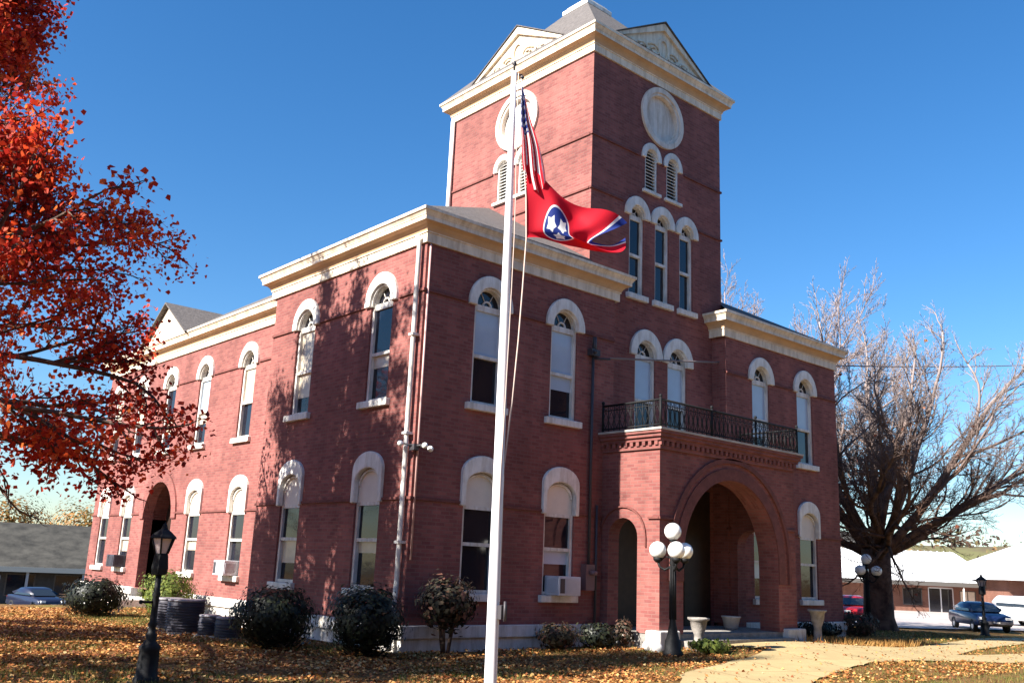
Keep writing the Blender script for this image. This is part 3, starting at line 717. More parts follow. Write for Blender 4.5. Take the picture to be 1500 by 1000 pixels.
def lantern(x, y, s, label):
    z = gz(x, y); e_ = empty('lantern_post', (x, y, z), label, 'lantern post', 'black lantern posts on the lawns')
    b = MB(); b.lathe([(.17*s, -.05), (.17*s, .06), (.14*s, .1), (.13*s, .42*s), (.15*s, .46*s), (.09*s, .52*s), (.06*s, .56*s), (.08*s, .62*s), (.05*s, .66*s), (.045*s, .72*s), (.065*s, .76*s), (.045*s, .8*s), (.042*s, 1.12*s), (.06*s, 1.15*s), (.04*s, 1.2*s), (.038*s, 1.52*s)], n=14)
    b.tube([(-.2*s, 0, 1.05*s), (.0, 0, 1.05*s)], .02*s, 6); b.sphere((-.2*s, 0, 1.05*s), .03*s, 8, 6)
    b.build('post', IRON, e_)
    b = MB(); b.lathe([(.035*s, 1.40*s), (.11*s, 1.42*s), (.12*s, 1.50*s), (.10*s, 1.66*s), (.09*s, 1.70*s)], n=6, smooth=False); 
    b.lathe([(.19*s, 1.90*s), (.18*s, 1.93*s), (.10*s, 2.0*s), (.05*s, 2.03*s), (.03*s, 2.09*s), (.005, 2.12*s)], n=6, smooth=False)
    for k in range(6):
        a = 2*PI*k/6; b.tube([(.09*s*math.cos(a), .09*s*math.sin(a), 1.70*s), (.16*s*math.cos(a), .16*s*math.sin(a), 1.91*s)], .012*s, 4)
    b.build('lantern_frame', IRON, e_)
    b = MB(); b.lathe([(.078*s, 1.69*s), (.142*s, 1.90*s)], n=6, smooth=False); b.build('lantern_glass', LANTERN, e_)
lantern(-5.67, -2.4, .96, 'black lantern post standing on the leaf strewn lawn in the left foreground')
lantern(33.5, 3.3, 1.25, 'small black lantern post in front of the white sport utility vehicle')

# ---- flagpole and flags
PX, PY = -4.05, -7.34; DX, DY = .759, -.651; NX, NY = -.651, -.759
fp = empty('flagpole', (PX, PY, gz(PX, PY)), 'tall white flagpole in front of the courthouse', 'flagpole')
g0 = gz(PX, PY)
lean = lambda z: (-.04*(z/6.9)*DX, -.04*(z/6.9)*DY)
b = MB(); pts = [(*lean(z), z-g0) for z in (-.55, 0, 2, 4, 6.2, 6.9)]; b.tube(pts, [.068, .066, .058, .05, .037, .033], 16)
b.build('pole', POLE, fp)
b = MB(); b.lathe([(.012, 6.88), (.012, 6.98), (.03, 7.0), (.02, 7.03), (.004, 7.05)], (*lean(6.9), -g0), 10); b.tube([(lean(6.9)[0], lean(6.9)[1], 6.87-g0), (.06*DX, .06*DY, 6.86-g0)], .012, 6)
b.sphere((.06*DX, .06*DY, 6.83-g0), .025, 8, 6); b.build('finial', DARKMETAL, fp)
b = MB(); b.box(-.0, -.12, .62-g0, .08, -.02, .76-g0); b.tube([(.04, -.13, .6-g0), (.04, -.13, .80-g0)], .014, 6); b.build('cleat', DARKMETAL, fp)
b = MB()
rope = [(.05, 6.86), (.06, 6.7), (.12, 5.75), (.165, 5.3), (.185, 4.8), (.165, 4.2), (.141, 3.59), (.10, 2.9), (.037, 2.146), (.05, 1.4), (.05, .7)]
b.tube([(a*DX-.03*NX*0, a*DY, z-g0) for a, z in rope], .009, 5)
b.tube([(a*.25*DX+.05*NX, a*.25*DY+.05*NY, z-g0) for a, z in rope], .006, 5); b.build('halyard', ROPE, fp)

def cr(p0, p1, p2, p3, t): return .5*((2*p1)+(-p0+p2)*t+(2*p0-5*p1+4*p2-p3)*t*t+(-p0+3*p1-3*p2+p3)*t**3)
def interp(arr, t):
    n = len(arr)-1; k = min(int(t*n), n-1); u = t*n-k
    g_ = lambda i: np.array(arr[min(max(i, 0), n)]); return cr(g_(k-1), g_(k), g_(k+1), g_(k+2), u)
def cloth(name, rows, depth, m, label, nu=48, nv=36, ripple=.02):
    mb = MB(); UV = []
    for j in range(nv+1):
        v = j/nv; cols = [interp([np.array(r[i]) for r in rows], v) for i in range(len(rows[0]))]
        for i in range(nu+1):
            u = i/nu; a, z = interp(cols, u)
            d = depth(u, v)+ripple*u*math.sin(9*u+5*v)+ripple*.7*min(1, u*4)*math.sin(14*v+3*u)
            mb.v.append((PX+a*DX+d*NX, PY+a*DY+d*NY, z)); UV.append((u, 1-v))
    for j in range(nv):
        for i in range(nu): q = j*(nu+1)+i; mb.f.append((q, q+1, q+nu+2, q+nu+1)); mb.mi.append(0); mb.smooth.append(True)
    o = mb.build(name, m, uv=False); me = o.data; l = me.uv_layers.new(name='UVMap')
    for lp in me.loops: l.data[lp.index].uv = UV[lp.vertex_index]
    return tag(o, label, 'flag')
def flagmat(name, fn):
    m = bpy.data.materials.new(name); m.use_nodes = True; n = m.node_tree; b = n.nodes['Principled BSDF']; b.inputs['Roughness'].default_value = .7; b.inputs['Specular IOR Level'].default_value = .2
    uv = n.nodes.new('ShaderNodeUVMap'); sp = n.nodes.new('ShaderNodeSeparateXYZ'); n.links.new(uv.outputs[0], sp.inputs[0])
    def op(o_, a, b_=None, c=None):
        x = n.nodes.new('ShaderNodeMath'); x.operation = o_
        for k, q in enumerate((a, b_, c)):
            if q is None: continue
            if isinstance(q, (int, float)): x.inputs[k].default_value = q
            else: n.links.new(q, x.inputs[k])
        return x.outputs[0]
    def mix(f, a, b_):
        x = n.nodes.new('ShaderNodeMix'); x.data_type = 'RGBA'; n.links.new(f, x.inputs[0])
        for k, q in ((6, a), (7, b_)):
            if isinstance(q, tuple): x.inputs[k].default_value = (*q, 1)
            else: n.links.new(q, x.inputs[k])
        return x.outputs[2]
    col = fn(sp.outputs[0], sp.outputs[1], op, mix); n.links.new(col, b.inputs['Base Color'])
    t = n.nodes.new('ShaderNodeBsdfTranslucent'); n.links.new(col, t.inputs[0]); mx = n.nodes.new('ShaderNodeMixShader'); mx.inputs[0].default_value = .5
    n.links.new(b.outputs[0], mx.inputs[1]); n.links.new(t.outputs[0], mx.inputs[2]); n.links.new(mx.outputs[0], n.nodes['Material Output'].inputs[0])
    return m
RED, WHT, BLU = (.62, .012, .03), (.8, .8, .8), (.02, .04, .22)
def tn(u, v, op, mix):
    x = op('MULTIPLY', op('SUBTRACT', u, .40), 1.66); y = op('SUBTRACT', v, .5)
    r = op('SQRT', op('ADD', op('MULTIPLY', x, x), op('MULTIPLY', y, y)))
    c = mix(op('LESS_THAN', r, .275), RED, WHT); c = mix(op('LESS_THAN', r, .25), c, BLU)
    for k in range(3):      # three five-pointed stars
        a = .6+2*PI*k/3; sx_ = op('SUBTRACT', x, .13*math.cos(a)); sy_ = op('SUBTRACT', y, .13*math.sin(a))
        th = op('ADD', op('ARCTAN2', sy_, sx_), .3+k); rr = op('SQRT', op('ADD', op('MULTIPLY', sx_, sx_), op('MULTIPLY', sy_, sy_)))
        seg = 2*PI/5; ph = op('ABSOLUTE', op('SUBTRACT', op('FLOORED_MODULO', th, seg), seg/2))
        # star edge: r * cos(ph') form
        d = op('ADD', op('MULTIPLY', rr, op('COSINE', ph)), op('MULTIPLY', op('MULTIPLY', rr, op('SINE', ph)), -1.0))
        e1 = op('LESS_THAN', op('ADD', op('MULTIPLY', rr, op('COSINE', op('SUBTRACT', seg/2, ph))), op('MULTIPLY', op('MULTIPLY', rr, op('SINE', op('SUBTRACT', seg/2, ph))), 1.376)), .105)
        c = mix(e1, c, WHT)
    c = mix(op('GREATER_THAN', u, .90), c, WHT); c = mix(op('GREATER_THAN', u, .925), c, BLU)
    return c
def us(u, v, op, mix):
    s_ = op('LESS_THAN', op('FLOORED_MODULO', op('MULTIPLY', v, 13), 2.0), 1.0)
    c = mix(s_, WHT, RED)
    can = op('MULTIPLY', op('LESS_THAN', u, .40), op('GREATER_THAN', v, 6/13))
    fu = op('SUBTRACT', op('FLOORED_MODULO', op('MULTIPLY', u, 15), 1.0), .5); fv = op('SUBTRACT', op('FLOORED_MODULO', op('MULTIPLY', v, 16), 1.0), .5)
    st_ = op('LESS_THAN', op('ADD', op('MULTIPLY', fu, fu), op('MULTIPLY', fv, fv)), .07)
    return mix(can, c, mix(st_, BLU, WHT))
TN = [[[.152, 5.722], [.382, 5.511], [.641, 5.32], [1.008, 5.186], [1.334, 5.035]], [[.165, 5.365], [.406, 5.258], [.647, 5.11], [.909, 5.014], [1.131, 4.917]],
      [[.18, 4.963], [.386, 4.931], [.623, 4.86], [.796, 4.827], [.937, 4.817]], [[.184, 4.88], [.404, 4.857], [.719, 4.79], [1.072, 4.741], [1.133, 4.826]], [[.186, 4.814], [.404, 4.833], [.758, 4.767], [1.268, 4.701], [1.35, 4.952]]]
cloth('state_flag', TN, lambda u, v: .09*math.sin(8*u-5*v+.6)*min(1, u*2.2)+.04*math.sin(17*u+7*v)*u-(.16*S((v-.6)/.3)*u), flagmat('state_flag_cloth', tn), 'red flag with white and blue end bar blowing below the limp striped flag')
US = [[[.055, 6.699], [.072, 6.682], [.094, 6.594], [.114, 6.506]], [[.06, 6.37], [.103, 6.285], [.15, 6.261], [.192, 6.245]],
      [[.08, 6.021], [.15, 5.963], [.235, 5.933], [.30, 5.95]], [[.1, 5.76], [.19, 5.60], [.29, 5.55], [.355, 5.72]], [[.115, 5.63], [.235, 5.40], [.33, 5.37], [.385, 5.52]]]
def usl(u, v, op, mix):   # limp flag: the fly hangs down, so the flag's length runs along v
    return us(op('SUBTRACT', 1.0, v), op('SUBTRACT', 1.0, u), op, mix)
cloth('national_flag', US, lambda u, v: .06*math.sin(17*u)*min(1, v*3+.2)+.03, flagmat('national_flag_cloth', usl), 'limp red and white striped flag hanging against the top of the flagpole', 60, 40, .01)

# ---- wire from the wall to a pole far off to the right
b = MB(); a0, a1 = Vector((5.25, -.3, 6.02)), Vector((55, 5.2, 15.4)); pts = []
for i in range(33):
    t = i/32; p = a0.lerp(a1, t); p.z -= .25*4*t*(1-t); pts.append(p)
b.tube(pts, .024, 5); tag(b.build('power_cable', mat('cable', (.20, .16, .15), .6)), 'thin overhead cable running from the wall by the porch towards the right', 'cable')

# ---- urns and pots
def urn(x, y, z, label, h=.62, r=.17, m=URNM):
    e_ = empty('urn', (x, y, z), label, 'urn', 'stone urns beside the porch arch')
    b = MB(); b.lathe([(r*.95, -.04), (r*.95, .06), (r*.6, .10), (r*.55, .30*h/.62), (r*.9, .42*h/.62), (r*1.05, h-.06), (r*1.35, h-.03), (r*1.35, h+.01), (r*1.1, h+.01), (r*1.0, h-.08)], n=20); b.build('bowl', m, e_)
    b = MB(); b.lathe([(r*1.0, h-.07), (.01, h-.05)], n=14); b.build('soil', mat('soil', (.03, .02, .015), .95), e_)
urn(5.95, -2.3, gz(5.95, -2.3), 'stone urn with wide rim behind the near globe lamp', .66)
urn(11.0, -2.05, gz(11, -2.05), 'tall stone urn right of the porch arch', .78)
b = MB(); b.lathe([(.14, 0), (.17, .05), (.22, .27), (.24, .28), (.24, .31), (.2, .31), (.19, .2)], (9.25, -.75, -.1), 18); tag(b.build('planter', PLANTER), 'pale round planter inside the porch', 'planter')
b = MB()
for k, (x, y, r) in enumerate([(5.35, -.75, .16), (5.1, -1.9, .12), (5.25, -1.5, .1)]):
    b = MB(); b.lathe([(r*.7, -.05), (r*1.1, .02), (r, .12), (r*.5, .18), (.01, .2)], (x, y, gz(x, y)), 8)
    tag(b.build('rock', STONE), ['largest pale rock in the bed at the porch corner', 'pale rock in the bed closest to the near globe lamp', 'smallest pale rock in the bed beside the porch'][k], 'rock', 'rocks in the bed by the porch')

# ------------------------------------------------------------------ foliage
def leaf_mesh(name, centers, size, m, parent=None, seed=0, flat=0, shape='leaf', up_bias=0, tint=None):
    rng = np.random.default_rng(seed); n = len(centers); c = np.asarray(centers, float)
    nr = rng.normal(size=(n, 3)); nr[:, 2] = nr[:, 2]*(1-flat)+flat*3+up_bias; nr /= np.linalg.norm(nr, axis=1)[:, None]
    a = rng.normal(size=(n, 3)); t = np.cross(nr, a); t /= np.linalg.norm(t, axis=1)[:, None]; b = np.cross(nr, t)
    s = size*rng.uniform(.6, 1.35, n)[:, None]
    if shape == 'leaf': o = [(-.5, 0, 0), (-.1, -.30, .05), (.18, -.46, .1), (.55, 0, 0), (.18, .46, .1), (-.1, .30, .05)]
    elif shape == 'blade': o = [(-.06, 0, 0), (.06, 0, 0), (.0, 0, 1.0)]
    else: o = [(-.5, -.22, 0), (.1, -.34, .05), (.55, 0, 0), (.1, .34, .05)]
    k = len(o); V = np.zeros((n, k, 3))
    for i, (p, q, r_) in enumerate(o): V[:, i] = c+s*(t*p+b*q+nr*r_)
    me = bpy.data.meshes.new(name); me.vertices.add(n*k); me.vertices.foreach_set('co', V.reshape(-1))
    me.loops.add(n*k); me.loops.foreach_set('vertex_index', np.arange(n*k)); me.polygons.add(n)
    me.polygons.foreach_set('loop_start', np.arange(n)*k)
    me.update(calc_edges=True); me.validate()
    me.materials.append(m)
    at = me.attributes.new('tint', 'FLOAT', 'FACE'); at.data.foreach_set('value', (rng.uniform(0, 1, n) if tint is None else np.clip(tint, 0, 1)).astype(np.float32))
    o_ = bpy.data.objects.new(name, me); C.objects.link(o_)
    if parent: o_.parent = parent
    return o_

def grow(mb, p, d, length, r, lev, maxlev, rng, par, tips, nseg=4):
    pts = [p.copy()]; rad = [r]; q = p.copy(); dd = d.normalized(); trop = par['trop'][lev]
    r1 = r*par.get('taper', .55)
    for i in range(nseg):
        dd = (dd+Vector((rng.gauss(0, 1), rng.gauss(0, 1), rng.gauss(0, 1)))*par['wob'][lev]+Vector((0, 0, trop))).normalized()
        q = q+dd*length/nseg; pts.append(q.copy()); rad.append(r+(r1-r)*(i+1)/nseg)
    if lev == maxlev: rad[-1] = r*.25
    sides = 8 if r > .12 else 6 if r > .05 else 4 if r > .015 else 3
    rad = [max(v, par.get('rmin', 0)) for v in rad]; mb.tube(pts, rad, sides)
    if par.get('inner') and 1 <= lev < maxlev: tips.extend((q_, dd) for q_ in pts[1:])
    if lev >= maxlev:
        tips.append((pts[-1], dd)); tips.append((pts[len(pts)//2], dd)); return
    nch = par['n'][lev]
    for k in range(nch):
        t = par['start'][lev]+(1-par['start'][lev])*(k+rng.random())/nch; t = min(t, .999)
        i = int(t*nseg); u = t*nseg-i; pp = pts[i].lerp(pts[i+1], u); base = (pts[i+1]-pts[i]).normalized()
        rr = rad[i]+(rad[i+1]-rad[i])*u
        ang = R(rng.gauss(par['ang'][lev], 9)); az = rng.random()*2*PI
        ref = Vector((0, 0, 1)) if abs(base.z) < .9 else Vector((1, 0, 0)); s_ = base.cross(ref).normalized(); t_ = base.cross(s_)
        nd = base*math.cos(ang)+(s_*math.cos(az)+t_*math.sin(az))*math.sin(ang)
        grow(mb, pp, nd, length*par['len'][lev]*(1.15-.55*t)*rng.uniform(.75, 1.2), min(rr*.9, r*par['rr'][lev]*rng.uniform(.8, 1.15)), lev+1, maxlev, rng, par, tips, max(2, nseg-(1 if lev else 0)))
    grow(mb, pts[-1], dd, length*par['len'][lev]*.8, r1*.95, lev+1, maxlev, rng, par, tips, max(2, nseg-1))

# big red maple on the left
def maple():
    rng = random.Random(11); x, y = -9.6, 3.9; z = gz(x, y)
    t = empty('maple_tree', (x, y, z), 'large red leaved maple overhanging from the left edge', 'tree')
    mb = MB(); tips = []
    lead = [(0, 0, -.2), (0, 0, .1), (.03, .02, .8), (.05, 0, 2.4), (.05, .05, 4.2), (.2, 0, 6.5), (.1, .1, 9), (.15, 0, 10.8), (.1, 0, 12.9)]
    mb.tube(lead, [.42, .33, .28, .25, .21, .16, .11, .06, .02], 12)
    par = dict(inner=True, trop=[.05, .02, .0, -.02, 0], wob=[.09, .13, .17, .22, .25], n=[6, 5, 4, 3], start=[.2, .15, .15, .15], ang=[46, 44, 44, 42], len=[.46, .48, .5, .5], rr=[.5, .5, .5, .5], taper=.5)
    NL = 44
    for k in range(NL):
        a = 2.4*k+.3; q = (k/(NL-1))**1.12; zz_ = 4.0+7.9*q
        tl = 87-45*q; Lm = 5.1 if zz_ < 4.9 else (5.1-1.8*(zz_-4.9)/2.1 if zz_ < 7 else 3.3-1.1*(zz_-7)/4.7); par['trop'][0] = -.008+.08*q
        pp = next(Vector(lead[m]).lerp(Vector(lead[m+1]), (zz_-lead[m][2])/(lead[m+1][2]-lead[m][2])) for m in range(len(lead)-1) if lead[m+1][2] >= zz_)
        d = Vector((math.cos(a)*math.sin(R(tl)), math.sin(a)*math.sin(R(tl)), math.cos(R(tl))))
        grow(mb, pp, d, Lm*rng.uniform(.85, 1.12), .085-.04*q, 0, 3, rng, par, tips, 5)
    mb.build('trunk', BARK, t, uv=False)
    nr = np.random.default_rng(4); c = []
    for p, d in tips:
        if p.z < 2.75: continue
        m_ = int(nr.integers(2, 7))
        for _ in range(m_): c.append(np.array(p)+nr.normal(size=3)*np.array([.17, .17, .14])-np.array([0, 0, .05]))
    c = np.array(c)
    print('maple tips', len(tips), 'leaves', len(c), c.min(0), c.max(0))
    sn = np.sin(c[:, 0]*1.3+1)*np.sin(c[:, 1]*1.1)*np.sin(c[:, 2]*1.5)
    ti = .45+.3*sn+nr.normal(size=len(c))*.22
    cr_ = leaf_mesh('crown', c, .092, leafmat('maple_leaf', [(0, (.18, .012, .012)), (.35, (.44, .028, .015)), (.65, (.66, .075, .022)), (1, (.80, .22, .05))], .5), t, 3, tint=ti)
    t2 = copy_tree(t); t2.location = (-10.9, -1.3, gz(-10.9, -1.3)); t2.scale = (.46, .46, .86); t2.rotation_euler.z = 1.9
    t2['label'] = 'smaller red maple out left that shades the front grass'
maple()

# bare trees
def bare(x, y, seed, label, h=1.0, tr_=.58, group=None, dens=(8, 6, 5, 4), bark=None, tw=None, lv=4, name='bare_tree', fork=3.0, tilt=(18, 60), limbs=8, leaves=None, lim=1.0, rrs=.5, rmin=0):
    rng = random.Random(seed); z = gz(x, y); t = empty(name, (x, y, z), label, 'tree', group)
    mb = MB(); tips = []
    mb.tube([(0, 0, -.3), (0, 0, .15), (0, 0, .5*h), (.03, 0, fork*.55*h), (0, 0, fork*h)], [tr_*1.5, tr_*1.2, tr_, tr_*.92, tr_*.95], 14)
    par = dict(trop=[.03, .05, .06, .05, .04], wob=[.11, .14, .15, .16, .16], n=list(dens), start=[.22, .15, .12, .1], ang=[36, 34, 32, 30], len=[.50, .50, .52, .55], rr=[rrs*.95, rrs, rrs, .55], taper=.45, rmin=rmin)
    for k in range(limbs):
        a = 2*PI*k/limbs+rng.uniform(-.25, .25); tl = tilt[0]+(tilt[1]-tilt[0])*((k*3) % limbs)/(limbs-1)
        d = Vector((math.cos(a)*math.sin(R(tl)), math.sin(a)*math.sin(R(tl)), math.cos(R(tl))))
        grow(mb, Vector((.1*math.cos(a), .1*math.sin(a), fork*h*(.88+.1*rng.random()))), d, rng.uniform(4.4, 5.4)*lim, tr_*rng.uniform(.24, .36), 0, lv, rng, par, tips, 6)
    print(name, len(tips), max(p.z for p, d in tips))
    mb.build('trunk', bark or BARK, t, uv=False)
    if leaves:
        nr = np.random.default_rng(seed); c = [np.array(p)+nr.normal(size=3)*.15 for p, d in tips if nr.random() < leaves[0]]
        leaf_mesh('crown', c, leaves[1], leaves[2], t, seed)
    return t
TWIG = BARK
bigm = bpy.data.materials.new('bark_trunk_to_twig'); bigm.use_nodes = True
n = bigm.node_tree; b_ = n.nodes['Principled BSDF']; b_.inputs['Roughness'].default_value = .9; b_.inputs['Specular IOR Level'].default_value = .2
tc = n.nodes.new('ShaderNodeTexCoord'); sp = n.nodes.new('ShaderNodeSeparateXYZ'); n.links.new(tc.outputs['Object'], sp.inputs[0])
mr = n.nodes.new('ShaderNodeMapRange'); mr.inputs[1].default_value = 4.0; mr.inputs[2].default_value = 11.0; n.links.new(sp.outputs[2], mr.inputs[0])
no = n.nodes.new('ShaderNodeTexNoise'); no.inputs['Scale'].default_value = 3; no.inputs['Detail'].default_value = 6; n.links.new(tc.outputs['Object'], no.inputs['Vector'])
ra = n.nodes.new('ShaderNodeValToRGB'); ra.color_ramp.elements[0].color = (.045, .024, .018, 1); ra.color_ramp.elements[1].color = (.16, .09, .06, 1); ra.color_ramp.elements[0].position = .35; ra.color_ramp.elements[1].position = .65
n.links.new(no.outputs[0], ra.inputs[0])
mx = n.nodes.new('ShaderNodeMix'); mx.data_type = 'RGBA'; n.links.new(mr.outputs[0], mx.inputs[0]); n.links.new(ra.outputs[0], mx.inputs[6]); mx.inputs[7].default_value = (.30, .245, .23, 1); n.links.new(mx.outputs[2], b_.inputs['Base Color'])
RUSTLEAF = leafmat('dry_leaf', [(0, (.20, .06, .04)), (.5, (.34, .12, .07)), (1, (.45, .22, .10))], .3)
bare(24.4, 3.4, 21, 'big spreading bare tree with thick dark trunk beside the right corner', 1.0, .56, dens=(7, 7, 6, 3), bark=bigm, lv=4, limbs=17, tilt=(12, 82), leaves=(.003, .13, RUSTLEAF), lim=1.30, rrs=.35, rmin=.0065)
bare(26.5, 10.5, 22, 'pale bare tree rising behind the courthouse roof on the right', 1.3, .4, dens=(7, 6, 5, 4), bark=LBARK, lv=4, tilt=(8, 60), limbs=13, lim=1.72, rrs=.36, rmin=.0085)
bare(-8.8, 19.4, 23, 'bare tree left of the side lawn, seen only by its shadow on the wall', .95, .2, dens=(5, 4, 3, 3), bark=bigm, lv=3, tilt=(8, 40), limbs=5, fork=2.2)
bare(-20.5, 5.4, 27, 'bare tree beyond the maple, seen only by its shadow on the wall', 1.15, .3, dens=(6, 5, 4, 3), bark=bigm, lv=3, tilt=(5, 42), limbs=8)

# shrubs
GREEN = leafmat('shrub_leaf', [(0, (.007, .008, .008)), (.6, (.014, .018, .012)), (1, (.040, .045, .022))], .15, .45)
GREEN2 = leafmat('green_leaf', [(0, (.04, .06, .012)), (.5, (.10, .14, .025)), (1, (.22, .24, .05))], .25)
REDG = leafmat('reddish_leaf', [(0, (.02, .02, .015)), (.6, (.06, .05, .03)), (1, (.16, .07, .05))], .2)
def shrub(x, y, rx, ry, h, n, size, m, label, seed, z0=.02, stems=5, group='shrubs along the courthouse walls', loose=0):
    z = gz(x, y); t = empty('shrub', (x, y, z), label, 'shrub', group); rg = np.random.default_rng(seed)
    d = rg.normal(size=(n, 3)); d /= np.linalg.norm(d, axis=1)[:, None]
    rad = rg.uniform(.25, 1, n)**(.33 if not loose else .5)
    lump = 1+.22*np.sin(d[:, 0]*5+seed)*np.sin(d[:, 1]*4.3+1)*np.sin(d[:, 2]*5.1+seed)+.13*np.sin(d[:, 0]*11+seed*2)*np.sin(d[:, 2]*12+d[:, 1]*9)+rg.exponential(.035, n)
    p = d*(rad*lump)[:, None]; c = np.stack([p[:, 0]*rx, p[:, 1]*ry, z0+h*(.5+.5*p[:, 2])], 1); c += rg.normal(size=c.shape)*.03
    c[:, 2] = np.maximum(c[:, 2], .02)
    leaf_mesh('foliage', c, size, m, t, seed, shape='small')
    b = MB(); rr = random.Random(seed)
    for k in range(stems):
        a = rr.uniform(0, 2*PI); q = .45 if not loose else .7
        b.tube([(.05*math.cos(a), .05*math.sin(a), -.05), (rx*q*.5*math.cos(a), ry*q*.5*math.sin(a), z0+h*.35), (rx*q*math.cos(a), ry*q*math.sin(a), z0+h*.75)], [.022, .016, .007], 5)
    for k in range(26):
        dd = rr.gauss(0, 1), rr.gauss(0, 1), abs(rr.gauss(0, .9)); q = math.sqrt(sum(v*v for v in dd)); dd = [v/q for v in dd]; q = rr.uniform(1.02, 1.18)
        b.tube([(dd[0]*rx*.6, dd[1]*ry*.6, z0+h*(.5+.3*dd[2])), (dd[0]*rx*q, dd[1]*ry*q, z0+h*(.5+.5*dd[2]*q))], [.007, .003], 3)
    b.build('stem', BARK, t)
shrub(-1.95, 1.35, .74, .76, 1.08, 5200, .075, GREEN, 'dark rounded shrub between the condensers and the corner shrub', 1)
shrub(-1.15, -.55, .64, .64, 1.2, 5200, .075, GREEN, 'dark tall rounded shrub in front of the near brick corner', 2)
shrub(.62, -.55, .62, .42, 1.0, 1500, .10, REDG, 'loose reddish leaved bush with bare stems right of the brick corner', 3, .42, 9, loose=1)
shrub(3.45, -.62, .42, .4, .52, 1100, .08, REDG, 'small low bush below the window with the white air conditioner', 4)
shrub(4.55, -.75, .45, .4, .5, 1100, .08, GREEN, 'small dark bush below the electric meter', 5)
shrub(5.12, -.95, .2, .22, .6, 260, .09, REDG, 'thin sparse plant in the bed at the porch corner', 6, loose=1)
shrub(5.75, -2.75, .5, .3, .26, 420, .10, GREEN2, 'low grassy clump right of the near globe lamp', 7, loose=1)
shrub(-2.35, 9.9, .72, .7, .92, 3400, .085, GREEN, 'dark wide shrub at the far end of the side lawn', 8)
shrub(.1, 11.4, .72, .8, 1.15, 2600, .085, GREEN2, 'green rounded bush behind the condensers against the side wall', 9)
shrub(-.9, 9.0, .5, .6, .9, 1300, .085, GREEN2, 'thin leafy green bush behind the lantern post', 10, loose=1)
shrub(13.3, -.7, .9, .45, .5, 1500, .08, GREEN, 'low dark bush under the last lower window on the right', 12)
shrub(16.4, -.1, .7, .6, .75, 1500, .09, REDG, 'dark scruffy bush at the right front corner of the building', 13, loose=1)
# dry grassy mound beside the right path
def blades(name, pts, size, m, seed, label=None, kind='stuff'):
    o = leaf_mesh(name, pts, size, m, None, seed, flat=.75, shape='blade'); return tag(o, label, None, None, kind)
DRY = leafmat('dry_grass', [(0, (.16, .075, .02)), (.5, (.36, .18, .05)), (1, (.50, .30, .10))], .3)
GRS = leafmat('lawn_grass', [(0, (.04, .06, .012)), (.5, (.12, .14, .03)), (1, (.30, .25, .07))], .3)
rg = np.random.default_rng(8)
def scatter(n, fx, fy, ok=None):
    out = []
    while len(out) < n:
        x, y = fx(), fy()
        if inpoly((x, y), PATH_POLY): continue
        if -.4 < x < 16.2 and -.15 < y < 22 and not (x < .9 and y > 6.8): continue
        if XL-.2 < x < XR+.2 and -1.95 < y < .5: continue
        if ok and not ok(x, y): continue
        out.append((x, y, gz(x, y)+.005))
    return out
blades('tall_dry_grass', scatter(5000, lambda: rg.normal(13.4, 1.3), lambda: rg.normal(-2.0, .5)), .17, DRY, 41)
blades('grass', scatter(26000, lambda: rg.uniform(-9, 1), lambda: rg.uniform(-4, 14), lambda x, y: math.sin(x*1.1+2)+math.sin(y*.9+x*.4) > .1)
       + scatter(9000, lambda: rg.normal(-1.9, .7), lambda: rg.normal(8.3, 1.2))
       + scatter(22000, lambda: rg.uniform(2, 30), lambda: rg.uniform(-9, 3)), .085, GRS, 42)
LITTER = leafmat('fallen_leaf', [(0, (.12, .04, .016)), (.3, (.28, .09, .028)), (.6, (.46, .20, .055)), (.9, (.54, .30, .10)), (1, (.55, .40, .19))], .1)
clump = lambda x, y: rg.random() < max(.06, .5+.5*math.sin(x*2.1+1.3*math.sin(y*1.7))*math.sin(y*2.6+1.1*math.sin(x*1.3))+.25*math.sin(x*5+y*4))
lit = scatter(60000, lambda: rg.uniform(-10, .8), lambda: rg.uniform(-5, 13.5), lambda x, y: clump(x, y) and rg.random() < .35+.65*math.exp(-((x+5)/5)**2-((y-4)/7)**2))
lit += scatter(13000, lambda: rg.uniform(-2, 14), lambda: rg.uniform(-7, -.2), clump)
lit += scatter(6500, lambda: rg.uniform(11, 32), lambda: rg.uniform(-8, 4), clump)
lit += scatter(16000, lambda: rg.uniform(-10, -1.2), lambda: rg.uniform(3.5, 13))
lit = [(x, y, z+rg.uniform(.01, .05)) for x, y, z in lit]
while len(lit) % 1000 != 999:
    x, y = rg.uniform(-1, 30), rg.uniform(-8, 1)
    if inpoly((x, y), PATH_POLY): lit.append((x, y, gz(x, y)+.045))
for _ in range(420):
    x, y = rg.uniform(1, 16), rg.uniform(-7, -1.8)
    if inpoly((x, y), PATH_POLY): lit.append((x, y, gz(x, y)+.045))
tag(leaf_mesh('fallen_leaves', lit, .05, LITTER, None, 9, flat=.7), kind='stuff')

